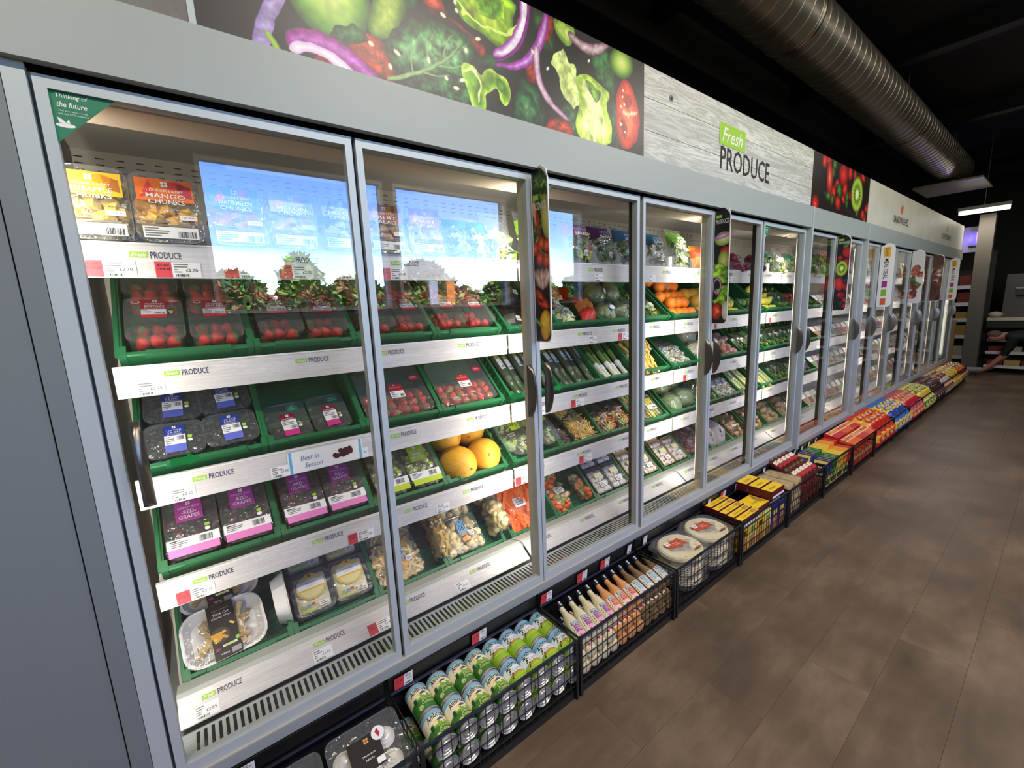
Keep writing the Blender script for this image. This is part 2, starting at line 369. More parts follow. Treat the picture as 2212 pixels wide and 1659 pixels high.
for k, x in enumerate((3.1, 5.6, 8.1, 10.6, 12.4)):
    b = MB().box(x-.07, x+.07, -4.1, .95, 3.685, 3.7, BEAMM).box(x-.012, x+.012, -4.1, .95, 3.52, 3.685, BEAMM).box(x-.07, x+.07, -4.1, .95, 3.5, 3.52, BEAMM)
    new('trim_%d' % (k+1), b.mesh('ceiling_beam'), kind='structure', label='black steel roof beam crossing the ceiling')
new('wall_back', MB().box(-5, 14, .95, 1.1, -.1, 3.75, WALLD).mesh('wall_back'), kind='structure')
new('wall_left', MB().box(-5.1, -5, -4.2, 1.1, -.1, 3.75, WALLD).mesh('wall_left'), kind='structure')
new('wall_right', MB().box(13, 13.1, -4.2, 1.1, -.1, 3.75, WALLB).mesh('wall_right'), kind='structure')
# window wall behind the camera, seen in the glass doors
wins = [(.3, 2.13), (2.26, 3.99), (4.79, 5.57)]
WZ0, WZ1 = 1.52, 3.02
b = MB(); b.box(-5, 14, -4.2, -4.0, -.1, WZ0, WALLW).box(-5, 14, -4.2, -4.0, WZ1, 3.75, WALLW)
xs = [-5]+[q for w in wins for q in w]+[14]
for i in range(0, len(xs), 2): b.box(xs[i], xs[i+1], -4.2, -4.0, WZ0, WZ1, WALLW)
new('wall_front', b.mesh('wall_front'), kind='structure')
WFR = mat('window_frame_white', (205, 205, 205), .5)
for k, (a, c) in enumerate(wins):
    r = root('window_%d' % (k+1), 'white framed shop window onto the car park', 'window', kind='structure'); del r['category']
    f = MB().box(a, c, -4.06, -3.99, WZ0, WZ0+.04, WFR).box(a, c, -4.06, -3.99, WZ1-.04, WZ1, WFR).box(a, a+.04, -4.06, -3.99, WZ0+.04, WZ1-.04, WFR).box(c-.04, c, -4.06, -3.99, WZ0+.04, WZ1-.04, WFR)
    new('window_frame', f.mesh('window_frame'), r)
    new('pane', MB().box(a+.04, c-.04, -4.03, -4.02, WZ0+.04, WZ1-.04, GLASS).mesh('window_pane'), r)

# ------------------------------------------------------------------ car park outside (only seen mirrored in the doors)
new('ground', MB().box(-40, 60, -60, -4.2, -.15, -.05, mat('car_park_asphalt', (120, 118, 114), .9)).mesh('ground'), kind='structure', label='asphalt car park outside the windows')
new('lawn', MB().box(-40, 60, -60, -13.2, -.05, .02, mat('mown_grass', (120, 142, 60), .95, var=.25, vscale=2)).mesh('lawn'), kind='structure', label='strip of grass behind the car park')
LEAVES = [mat('leaf_light', (140, 168, 62), .7), mat('leaf_mid', (92, 128, 44), .7), mat('leaf_dark', (52, 84, 34), .7), mat('leaf_russet', (150, 98, 62), .7)]
BARK = mat('bark', (84, 66, 50), .9)
def tree(x, y, h, rx, cm, n, label, seed, name='broadleaf_tree'):
    q = random.Random(seed); c = MB()
    for _ in range(n):
        a = q.uniform(0, 2*PI); s = q.uniform(-1, 1); rr = (1-s*s)**.5*q.uniform(.55, 1)**.5
        wob = 1+.25*math.sin(3*a+seed)+.2*math.sin(5*s*3+seed)
        p = Vector((rx*rr*math.cos(a)*wob*.8, rx*.6*rr*math.sin(a)*wob, h*.56+h*.42*s)); z = q.uniform(.16, .34)
        M = Matrix.Translation(p) @ Euler((q.uniform(-1, 1), q.uniform(-1, 1), q.uniform(0, 6))).to_matrix().to_4x4()
        c.add([M @ Vector(v) for v in ((-z, 0, 0), (0, -z*.5, .02), (z, 0, 0), (0, z*.5, .02))], [(0, 1, 2, 3)], q.choice(cm))
    r = root(name, label, 'tree', TR(x, y, 0), 'trees beyond the car park')
    new('crown', c.mesh('tree_crown'), r, kind='stuff'); new('trunk', MB().tube([(0, 0, 0), (.05, 0, h*.3), (0, .05, h*.75)], [.14, .1, .04], BARK, 7).mesh('tree_trunk'), r)
for k, (x, y, h, rx, cm, lb) in enumerate((
    (-.6, -17, 3.2, 2.0, (0, 1, 2), 'round green tree mirrored at the edge of the first door'),
    (1.6, -16.5, 3.2, 1.4, (1, 2), 'dark green tree mirrored below the watermelon tub'),
    (3.7, -16, 3.75, .8, (0, 0, 1), 'tall pale tree mirrored in the middle of the first door'),
    (5.9, -17, 3.1, 1.6, (1, 1, 2), 'broad green tree mirrored beside the first door mullion'),
    (9.4, -18, 4.0, 1.7, (1, 2, 3), 'russet tinged tree mirrored behind the totem signs'),
    (12.6, -16, 2.9, 1.4, (0, 1, 3), 'small mixed green tree mirrored in the second door'),
    (15.8, -17, 3.6, 1.6, (0, 1), 'light green tree mirrored at the right of the second door'),
    (19.6, -17, 3.6, 1.9, (1, 2), 'far green tree mirrored next to the yellow pepper sign'),
    (23.5, -18, 3.4, 1.6, (0, 1, 2), 'green tree mirrored in the third door'))):
    tree(x, y, h, rx, [LEAVES[i] for i in cm], 2600, lb, k+3)
for k, (x, w, cm) in enumerate(((-3, 7, (1, 2, 3)), (4, 7, (0, 1, 3)), (11, 7, (1, 2)), (18, 8, (0, 1, 2)))):
    q = random.Random(k); c = MB()
    for _ in range(4200):
        hx = x+q.uniform(0, w); p = Vector((hx, -14.0+q.uniform(-.4, .4), q.uniform(.05, 2.45+.3*math.sin(hx*1.7)+.15*math.sin(hx*4.1)))); z = q.uniform(.1, .22)
        M = Matrix.Translation(p) @ Euler((q.uniform(-1, 1), q.uniform(-1, 1), q.uniform(0, 6))).to_matrix().to_4x4()
        c.add([M @ Vector(v) for v in ((-z, 0, 0), (0, -z*.5, .02), (z, 0, 0), (0, z*.5, .02))], [(0, 1, 2, 3)], LEAVES[q.choice(cm)])
    new('hedge', c.mesh('hedge_leaves'), None, None, 'clipped hedge, %s stretch along the car park edge' % ORD[k], 'hedge', kind='stuff')
TB = mat('totem_blue', (40, 110, 190), .5); TO = mat('totem_orange', (226, 140, 60), .5)
for k, (x, y, c2) in enumerate(((6.35, -11, WHITE), (6.95, -11, TO))):
    t = MB().box(-.14, .14, -.03, .03, 0, .75, WHITE).box(-.14, .14, -.03, .03, .75, 1.35, TB).box(-.14, .14, -.03, .03, 1.35, 2.5, c2)
    new('totem_sign', t.mesh('totem_sign'), None, TR(x, y, -.05), ('white and blue totem sign standing in the car park', 'orange and blue totem sign standing in the car park')[k], 'sign')
def car(x, y, label):
    r = root('parked_car', label, 'car', TR(x, y, -.05)); cm = mat('white_car_paint', (235, 236, 238), .25)
    P = [(-2.1, .3), (-2.05, .8), (-1.3, .95), (-.8, 1.42), (.7, 1.45), (1.4, .95), (2.1, .8), (2.15, .3)]
    new('body', MB().extr(P, -.85, .85, cm, 'y').mesh('car_body'), r)
    new('window_band', MB().extr([(-1.15, .97), (-.72, 1.36), (.64, 1.38), (1.2, .97)], -.86, .86, mat('car_glass', (20, 24, 30), .1), 'y').mesh('car_window'), r)
    for sx in (-1.35, 1.35):
        for sy in (-.8, .8): new('wheel', MB().lathe([(.1, -.1), (.32, -.1), (.32, .1), (.1, .1)], 16, BLACK, TR(sx, sy, .32) @ RX(90)).mesh('car_wheel'), r)
car(15.5, -11.2, 'white car parked outside, mirrored in the second door')

PM = bpy.data.materials.new('translucent_orange_poster'); PM.use_nodes = True
_t = PM.node_tree.nodes.new('ShaderNodeBsdfTranslucent'); _t.inputs[0].default_value = lin((240, 120, 60))+(1,); PM.node_tree.links.new(_t.outputs[0], PM.node_tree.nodes['Material Output'].inputs[0])
new('window_poster', MB().box(4.84, 5.22, -3.985, -3.984, 1.56, 1.78, PM).mesh('window_poster'), None, None, 'orange poster on the window, mirrored in the third door', 'poster')

# ------------------------------------------------------------------ header panels above the fridges
WOODP = bpy.data.materials.new('washed_wood_print'); WOODP.use_nodes = True
def _wood(m, dark, light, sc, rough=.45):
    nt = m.node_tree; N = nt.nodes.new; L = nt.links.new; b = nt.nodes['Principled BSDF']
    tc = N('ShaderNodeTexCoord'); mp = N('ShaderNodeMapping'); mp.inputs['Scale'].default_value = sc; L(tc.outputs['Object'], mp.inputs[0])
    n1 = N('ShaderNodeTexNoise'); n1.inputs['Scale'].default_value = 1; n1.inputs['Detail'].default_value = 6; n1.inputs['Roughness'].default_value = .6; n1.inputs['Distortion'].default_value = .6; L(mp.outputs[0], n1.inputs['Vector'])
    wv = N('ShaderNodeMath'); wv.operation = 'PINGPONG'; wv.inputs[1].default_value = .06; L(n1.outputs[0], wv.inputs[0])
    n2 = N('ShaderNodeTexNoise'); n2.inputs['Scale'].default_value = .4; n2.inputs['Detail'].default_value = 3; L(mp.outputs[0], n2.inputs['Vector'])
    mr = N('ShaderNodeMapRange'); mr.inputs[1].default_value = 0; mr.inputs[2].default_value = .06; mr.inputs[3].default_value = .25; mr.inputs[4].default_value = 1; L(wv.outputs[0], mr.inputs[0])
    ml = N('ShaderNodeMath'); ml.operation = 'MULTIPLY'; L(mr.outputs[0], ml.inputs[0])
    m3 = N('ShaderNodeMapRange'); m3.inputs[1].default_value = .3; m3.inputs[2].default_value = .65; m3.inputs[3].default_value = .35; m3.inputs[4].default_value = 1.1; L(n2.outputs[0], m3.inputs[0]); L(m3.outputs[0], ml.inputs[1])
    mx = N('ShaderNodeMix'); mx.data_type = 'RGBA'; mx.inputs[6].default_value = lin(dark)+(1,); mx.inputs[7].default_value = lin(light)+(1,); L(ml.outputs[0], mx.inputs[0]); L(mx.outputs[2], b.inputs['Base Color'])
    b.inputs['Roughness'].default_value = rough
_wood(WOODP, (150, 148, 142), (222, 222, 216), (1.6, 30, 22))
STRIPW = bpy.data.materials.new('shelf_strip_wood_print'); STRIPW.use_nodes = True
_wood(STRIPW, (196, 190, 186), (224, 221, 217), (4, 60, 70), .3)
SLATE = mat('slate_effect_laminate', (112, 106, 102), .55, bump=.6, bscale=14, var=.18, vscale=10)
BZ0, BZ1 = 2.045, 2.415
def header(x0, x1, label, name='header_sign'):
    r = root(name, label, 'sign', TR(x0, 0, BZ0), 'header panels above the fridges')
    return r
r = header(-1.5, .113, 'slate effect header panel before the salad picture')
new('panel', MB().box(0, 1.6, 0, .03, 0, BZ1-BZ0, SLATE).mesh('slate_panel'), r); new('edge_trim', MB().box(1.6, 1.613, -.002, .03, 0, BZ1-BZ0, ALU).mesh('slate_panel_trim'), r)
# salad picture, x 0.113..1.68
pw, ph = 1.567, .37
p = Paint(pw, ph, 940, 222, (24, 20, 18))
p.I *= (1+.6*(vnoise(p.X, p.Y, 12, 4)-.5))[..., None]
g = np.clip((.16-p.X)/.1, 0, 1)[..., None]*.32; p.I = p.I*(1-g)+np.array([112, 102, 94])/255.*g
def banner_picture():
    DK, MD, VN = [(10, 30, 14), (26, 66, 30), (44, 92, 46)], [(16, 46, 22), (40, 96, 46), (96, 150, 92)], [(120, 160, 96), (160, 190, 120)]
    RD = [(90, 14, 10), (160, 40, 22), (190, 70, 40)]; LT = [(96, 140, 20), (150, 196, 34), (190, 222, 56)]; LB = [(150, 190, 40), (200, 226, 90), (226, 238, 150)]
    P, S = p.poly, p.stroke
    # dark leaves and tomato behind everything
    for q_ in ([(.38, .2), (.46, .26), (.56, .27), (.52, .19), (.44, .14)], [(.70, .12), (.78, .19), (.86, .2), (.84, .14)], [(.86, .03), (.87, .12), (.93, .15), (.99, .1), (1.0, .0)], [(1.04, .0), (1.08, .1), (1.16, .13), (1.18, .0)], [(1.22, .36), (1.24, .24), (1.33, .2), (1.39, .2), (1.36, .36)], [(1.34, .16), (1.36, .02), (1.41, .0), (1.40, .2)], [(.96, .37), (.97, .27), (1.06, .24), (1.05, .37)]): P(q_, DK, int(q_[0][0]*99), .01, 30, .5, 50)
    for q_ in ([(.22, .0), (.24, .03), (.31, .02), (.33, .0)], [(.30, .075), (.36, .11), (.44, .1), (.45, .03), (.42, .0), (.36, .03)], [(.54, .26), (.57, .21), (.64, .24), (.68, .215), (.77, .19), (.735, .145), (.70, .19), (.62, .235), (.58, .33), (.52, .36)], [(.97, .3), (1.0, .36), (1.06, .37), (1.03, .27)], [(1.0, .03), (1.05, .06), (1.13, .05), (1.15, .0), (1.0, .0)], [(.90, .2), (.96, .24), (.98, .15), (.92, .13)]): P(q_, RD, int(q_[0][0]*77), .008, 30, .45, 60)
    # red onion at the left, stem, cucumbers
    P([(.10, -.02), (.113, .055), (.139, .105), (.17, .15), (.2, .15), (.175, .10), (.145, .045), (.135, -.02)], [(150, 120, 180), (176, 156, 206), (190, 172, 214)], 3, .003, 40, .2); P([(.128, .04), (.142, .045), (.168, .005), (.152, .0)], [(110, 150, 30), (176, 206, 60)], 4, .002, 40, .1, depth=.008)
    p.ell(.285, .205, .112, .143, [(226, 232, 160), (214, 226, 136), (196, 216, 110), (160, 200, 80), (96, 150, 40), (34, 74, 20)], 0, .006, 20, 5, tex=.08); p.ell(.265, .235, .045, .04, [(240, 242, 200), (214, 226, 140)], 0, .02, 50, 8); p.ell(.33, .23, .02, .03, [(236, 240, 190), (206, 222, 130)], .3, .01, 50, 18)
    P([(.374, .10), (.395, .19), (.43, .27), (.50, .26), (.488, .19), (.45, .115)], [(60, 100, 24), (150, 180, 60), (186, 204, 90)], 9, .004, 30, .15, depth=.04)
    P([(.28, .07), (.31, .055), (.36, .085), (.40, .10), (.36, .12), (.30, .1)], MD, 10, .01, 50, .5)
    # big purple onion arc, white flesh inside
    P([(.172, .035), (.182, .06), (.225, .076), (.29, .078), (.355, .05), (.42, .0), (.40, -.02), (.34, .0), (.275, .028), (.22, .034), (.185, .012)], [(120, 10, 100), (150, 30, 140), (196, 100, 196)], 11, .003, 60, .25, 90, depth=.022)
    P([(.178, .018), (.19, .035), (.225, .046), (.28, .04), (.33, .015), (.36, -.02), (.33, -.02), (.275, .018), (.225, .026), (.195, .006)], [(216, 180, 216), (244, 236, 242)], 12, .002, 60, .05, depth=.012)
    # spinach
    P([(.42, .085), (.44, .135), (.485, .165), (.53, .20), (.585, .215), (.65, .20), (.70, .205), (.725, .15), (.69, .11), (.66, .07), (.60, .06), (.56, .05), (.50, .05), (.45, .04)], MD, 13, .012, 22, .75, 45, depth=.04)
    P([(.47, .02), (.50, .05), (.56, .07), (.66, .09), (.72, .04), (.70, .0), (.62, -.01), (.5, -.01)], DK, 14, .01, 25, .9, 55, depth=.03)
    S([(.42, .012), (.50, .045), (.57, .085), (.63, .13), (.67, .18)], [.006, .005, .004, .003, .001], VN, 15, wob=.002, tex=.1, depth=.005)
    for q_ in ([(.50, .05), (.50, .1), (.53, .15)], [(.55, .075), (.55, .13), (.58, .18)], [(.60, .11), (.61, .15), (.64, .19)], [(.53, .06), (.58, .06), (.62, .075)], [(.58, .09), (.63, .095), (.68, .12)]): S(q_, [.003, .002, .001], VN, 16, wob=.003, tex=.1, depth=.004)
    # lettuce along the top, small curly one, onion rings
    P([(.62, .38), (.637, .29), (.66, .25), (.70, .235), (.76, .235), (.80, .2), (.83, .2), (.85, .235), (.90, .31), (.88, .38)], LT, 21, .016, 16, .4, 26, depth=.05); P([(.70, .36), (.72, .29), (.78, .26), (.84, .29), (.83, .36)], [(150, 196, 34), (110, 160, 26), (90, 140, 24)], 22, .012, 25, .35, depth=.03); S([(.64, .3), (.70, .25), (.78, .245), (.86, .25), (.895, .31)], .004, [(206, 230, 90), (226, 240, 130)], 23, wob=.01, tex=.1, depth=.004)
    S([(.92, .40), (.925, .33), (.89, .255), (.84, .205), (.785, .175)], [.022, .022, .020, .018, .012], [(120, 20, 120), (190, 110, 196), (236, 222, 238), (240, 230, 240)], 24, wob=.003, tex=.12, depth=.02)
    S([(.936, .40), (.94, .33), (.905, .245), (.85, .19), (.79, .16)], [.005, .006, .007, .006, .004], [(90, 10, 90), (140, 30, 140)], 25, wob=.002, tex=.2, depth=.006)
    S([(1.02, .37), (1.0, .30), (.95, .22), (.88, .165), (.79, .152)], [.014, .018, .018, .014, .006], [(110, 20, 110), (170, 70, 180), (214, 170, 220)], 26, wob=.003, tex=.2, depth=.016)
    P([(.65, .10), (.675, .125), (.71, .125), (.73, .105), (.75, .118), (.78, .135), (.83, .125), (.855, .095), (.845, .06), (.83, .03), (.80, .045), (.80, .085), (.77, .075), (.745, .055), (.75, .0), (.70, .0), (.685, .02), (.675, .06)], [(196, 224, 90), (150, 196, 40), (110, 160, 26)], 31, .008, 30, .3, 40, depth=.02)
    P([(.79, .09), (.80, .115), (.825, .11), (.83, .085), (.81, .07)], [(60, 104, 20), (90, 140, 30)], 32, .004, 40, .2, depth=.01); S([(.66, .1), (.70, .115), (.725, .095), (.73, .06), (.72, .02)], .004, [(220, 236, 130), (236, 244, 170)], 33, wob=.006, tex=.1, depth=.004)
    P([(.85, .0), (.86, .07), (.91, .12), (.96, .09), (1.0, .0)], MD, 34, .006, 25, .6, 40, depth=.05)
    S([(.97, .26), (.965, .2), (.98, .14), (1.03, .09), (1.12, .055)], [.014, .016, .016, .014, .008], [(120, 50, 110), (186, 150, 170), (206, 186, 190)], 35, wob=.004, tex=.2, depth=.014)
    P([(1.05, .38), (1.06, .33), (1.1, .29), (1.15, .32), (1.16, .38)], [(90, 130, 34), (150, 176, 70), (186, 200, 110)], 36, .008, 20, .25, depth=.04); S([(1.12, .345), (1.19, .32), (1.26, .33), (1.34, .37)], [.014, .02, .02, .014], [(90, 40, 70), (170, 140, 150), (200, 180, 180)], 37, wob=.003, depth=.018)
    # big pale lettuce
    P([(1.035, .23), (1.06, .26), (1.10, .295), (1.12, .25), (1.15, .262), (1.17, .235), (1.16, .20), (1.20, .16), (1.17, .12), (1.13, .10), (1.10, .14), (1.06, .16), (1.07, .2)], [(190, 212, 110), (214, 226, 150), (196, 214, 120)], 41, .014, 30, .3, 40, depth=.025)
    P([(1.16, .2), (1.20, .24), (1.25, .24), (1.30, .22), (1.34, .19), (1.33, .14), (1.365, .07), (1.36, .0), (1.17, -.01), (1.15, .08), (1.17, .14)], LB, 42, .014, 20, .35, 30, depth=.05); P([(1.20, .22), (1.22, .17), (1.27, .15), (1.30, .19), (1.25, .21)], [(90, 130, 40), (120, 160, 50)], 43, .012, 30, .4, depth=.02)
    for q_ in ([(1.25, .0), (1.26, .07), (1.24, .14)], [(1.30, .0), (1.31, .08), (1.29, .16)]): S(q_, [.005, .004, .002], [(226, 236, 180), (240, 244, 206)], 44, wob=.008, tex=.1, depth=.005)
    p.ell(1.42, .33, .075, .055, [(216, 226, 140), (190, 210, 100), (120, 160, 50), (40, 80, 20)], .2, .006, 20, 48)
    # tomato half
    P([(1.38, .19), (1.41, .26), (1.44, .288), (1.50, .25), (1.54, .17), (1.53, .07), (1.47, .02), (1.41, .015), (1.385, .08)], [(150, 18, 12), (206, 50, 30), (214, 70, 44), (226, 110, 70)], 51, .004, 30, .18, 50, depth=.05)
    P([(1.42, .22), (1.47, .24), (1.49, .19), (1.44, .165)], [(190, 60, 34), (150, 34, 22)], 52, .006, 40, .3, depth=.02); P([(1.41, .13), (1.45, .14), (1.46, .05), (1.42, .04)], [(196, 70, 40), (150, 34, 22)], 53, .006, 40, .3, depth=.02); S([(1.42, .155), (1.47, .15), (1.52, .17)], .008, [(236, 150, 110), (246, 190, 150)], 54, wob=.006, depth=.008)
    p.seeds(16, (.38, .75, .03, .3), .0085, (240, 232, 200), 5); p.seeds(5, (.95, 1.3, .03, .34), .007, (238, 230, 196), 6); p.seeds(8, (1.41, 1.49, .06, .24), .0065, (250, 232, 206), 8)
banner_picture()
r = header(.113, 1.68, 'header picture of salad leaves, red onion, cucumber and tomato')
new('panel', MB().box(0, pw, .002, .03, 0, ph, mat('banner_board', (40, 36, 34), .5)).mesh('banner_board'), r, TR(0, 0, 0))
r.location.x = .113
new('printed_picture', p.mesh('salad_picture'), r, TR(0, 0, 0) @ RX(90))
# wooden PRODUCE sign
r = header(1.68, 3.59, 'washed wood header sign reading Fresh PRODUCE')
for k, (z0, z1) in enumerate(((0, .118), (.12, .246), (.248, .37))):
    new('plank', MB().box(0, 1.908, .0, .03, z0, z1, WOODP).mesh('sign_plank%d' % k), r, TR(0, 0, 0))
def produce_logo(s, x, y, w, inkm, fw=None):           # green Fresh box over the word PRODUCE
    s.r2(x, x+w*.53, y+w*.32, y+w*.62, LIME, 1); s.t2('Fresh', x+w*.265, y+w*.47, w*.42, w*.19, WHITE, 2, .01, .35)
    s.t2('PRODUCE', x+w*.5, y+w*.14, w, w*.28, inkm, 1, .02)
s = MB().r2(.632, .912, .178, .282, LIME, 1).t2('Fresh', .772, .23, .22, .07, WHITE, 2, .01, .35).t2('PRODUCE', .94, .117, .58, .112, INK, 1, .007); new('lettering', s.mesh('produce_lettering'), r, TR(0, -.001, 0) @ RX(90))
s = MB().e2(.2, .285, .016, .013, GTXT, 1).e2(.2, .285, .009, .007, INK, 2); new('knot', s.mesh('sign_knot'), r, TR(0, -.001, 0) @ RX(90))
# fruit picture
p = Paint(1.3, ph, 200, 90, (30, 22, 18))
q = random.Random(3)
for i in range(46):
    cx, cy = q.uniform(.02, 1.28), q.uniform(.02, .36)
    c = q.choice([[(226, 80, 60), (186, 30, 28), (96, 10, 12)]]*4+[[(60, 60, 90), (30, 28, 50), (14, 12, 24)]]*2+[[(110, 150, 60), (60, 100, 34), (24, 50, 18)]])
    p.ell(cx, cy, q.uniform(.03, .07), q.uniform(.03, .06), c, q.uniform(0, 3), .01, 30, i, tex=.25)
p.ell(.33, .24, .06, .11, [(236, 160, 130), (206, 60, 50), (140, 20, 20)], .2, .005); p.ell(.62, .3, .1, .08, [(226, 80, 60), (190, 30, 30), (120, 14, 16)], 0, .01)
def kiwi(p, cx, cy, rx, ry):
    p.ell(cx, cy, rx, ry, [(240, 242, 200), (226, 234, 160), (140, 176, 50), (160, 196, 60), (170, 204, 70), (90, 70, 30)], 0, 0)
    for i in range(18):
        a = 2*PI*i/18; p.ell(cx+rx*.48*math.cos(a), cy+ry*.48*math.sin(a), rx*.13, ry*.035, [(30, 34, 14), (40, 50, 18)], math.atan2(ry*math.sin(a), rx*math.cos(a)))
kiwi(p, .98, .2, .15, .14)
r = header(3.59, 4.9, 'header picture of mixed berries and a kiwi slice')
new('panel', MB().box(0, 1.3, .002, .03, 0, ph, BLACK).mesh('fruit_board'), r); new('printed_picture', p.mesh('fruit_picture'), r, RX(90))
# sandwiches and the far sign
PLASTER = mat('pale_printed_board', (205, 200, 186), .5, var=.08, vscale=5)
for x0, x1, word, lb in ((4.9, 7.4, 'SANDWICHES', 'pale header sign reading SANDWICHES'), (7.4, 9.85, 'SOFT DRINKS', 'pale header sign reading SOFT DRINKS at the far end')):
    r = header(x0, x1, lb); new('panel', MB().box(0, x1-x0-.004, 0, .03, 0, ph, PLASTER).mesh('pale_board'), r)
    s = MB().t2(word, 1.15, .12, .6, .07, INK, 1, .02).e2(1.15, .23, .045, .045, mat('sign_orange', (212, 110, 60), .6), 1); new('lettering', s.mesh('sign_lettering'), r, TR(0, -.001, 0) @ RX(90))

# ------------------------------------------------------------------ refrigerated cabinets
ZS = [1.62, 1.325, 1.022, .722]             # top of the shelf edge strips
YS = [.16, .25, .25, .25]
BAY0, BAYW = -.16, 1.25
TILT = 42.
def logo(w=.1):
    s = MB(); s.r2(0, w*.33, 0, w*.13, LIME, 1).t2('Fresh', w*.165, w*.065, w*.26, w*.085, WHITE, 2, .01, .3).t2('PRODUCE', w*.68, w*.06, w*.6, w*.16, NAVY, 1, .015); return s.mesh('strip_logo')
LOGO = logo()
def ticket(price, red=None, seed=1):
    s = MB(); w = .058
    s.r2(0, w, 0, .036, PAPER, 1); s.t2(price, w*.68, .0175, .024, .0075, INK, 2, .02); s.lines(.004, .036, .024, .033, GTXT, 2, 2, seed); s.lines(.004, .02, .012, .02, GTXT, 2, 2, seed+1); s.bars(.006, .034, .002, .008, INK, 2, 12, seed)
    if red:
        s.r2(-.032, 0, 0, .037, RED, 1)
        for i, t in enumerate(red): s.t2(t, -.016, .029-.009*i, .024, .0055, INK, 2, .02)
    return s.mesh('price_ticket')
TK = {k: ticket(k, None, i) for i, k in enumerate(('£2.25', '£2.00', '£1.75', '£1.55', '£2.85', '£3.50', '£1.30', '£1.10', '75p', '£1.00'))}
TR_ = {k: ticket(k, ('BUY ANY', '2 FOR £4'), i) for i, k in enumerate(('£2.70', '£2.25', '£1.80', '£1.50'))}
# (row, x, mesh): price tickets on the shelf edges
TICKETS = [(0, -.125, TR_['£2.70']), (0, .0, TR_['£2.70']), (0, .14, TR_['£2.70']), (0, .27, TR_['£2.70']), (0, .40, TR_['£2.70']), (0, .56, TR_['£2.70']), (0, .84, TK['£3.50']),
    (1, -.115, TK['£2.25']), (2, -.09, TK['£2.25']), (2, .155, TK['£2.00']), (2, .40, TK['£1.75']), (3, -.085, TR_['£2.25']), (3, .39, TR_['£1.80']), (3, .70, TK['£3.50'])]
for b_ in range(1, 8):
    for r_ in range(4):
        for k_ in range(3 if b_ < 3 else 2):
            x = BAY0+BAYW*b_+.04+.36*k_+.05*((r_*7+b_*3+k_) % 3)
            TICKETS.append((r_, x, TR_['£1.50'] if (r_ == 3 and b_ == 1) or (r_+b_+k_) % 5 == 4 else TK[('75p', '£1.00', '£1.10', '£1.30')[(r_+b_+k_) % 4]]))
DECKT = [(-.12, TK['£2.85']), (.19, TK['£1.55']), (.40, TR_['£1.80']), (.72, TK['£1.55'])]
LED = mat('led_strip_diffuser', (255, 240, 215), .5, emit=3.0)
SEASON = None

def door_frame_mesh(w, z0, z1, st=.018):
    b = MB(); y0, y1 = .004, .032
    b.box(0, st, y0, y1, z0, z1, ALU).box(w-st, w, y0, y1, z0, z1, ALU).box(st, w-st, y0, y1, z1-.022, z1, ALU).box(st, w-st, y0, y1, z0, z0+.03, ALU)
    return b.mesh('door_frame')
def handle_mesh():
    b = MB(); L = []
    for i in range(15):
        t = i/14; z = (t-.5)*.195; d = .034*(1-(2*t-1)**2)**.75+.004; w = .0115
        L.append([(-w, 0, z), (w, 0, z), (w*.8, -d*.8, z), (w*.25, -d, z), (-w*.25, -d, z), (-w*.8, -d*.55, z)])
    b.loft(L, HANDM); return b.mesh('bow_handle', 50)
HANDLE = handle_mesh()
def arrow_mesh(sgn):
    return MB().p2([(sgn*x, y) for x, y in ((-.028, -.008), (.004, -.008), (.004, -.015), (.03, 0), (.004, .015), (.004, .008), (-.028, .008))], ARROW, 1).mesh('arrow_sticker')
ARW = {1: arrow_mesh(1), -1: arrow_mesh(-1)}
def tri_mesh():
    s = MB().p2([(0, 0), (0, -.098), (.098, 0)], GREENS, 1)
    s.t2('Thinking of', .032, -.012, .045, .010, WHITE, 2, .01, .3).t2('the future', .030, -.026, .042, .010, WHITE, 2, .01, .3).t2('This door saves energy', .03, -.038, .04, .003, WHITE, 2).t2('and cuts CO2 emissions', .03, -.043, .042, .003, WHITE, 2)
    s.e2(.016, -.064, .014, .004, WHITE, 2).p2([(.008, -.06), (.006, -.05), (.013, -.054), (.018, -.06)], WHITE, 3).p2([(.016, -.06), (.022, -.052), (.023, -.06)], WHITE, 3)
    return s.mesh('corner_sticker')
TRI = tri_mesh()
DZ0, DZ1 = .325, 1.892
SLOT = mat('dark_slot', (10, 10, 11), .8)

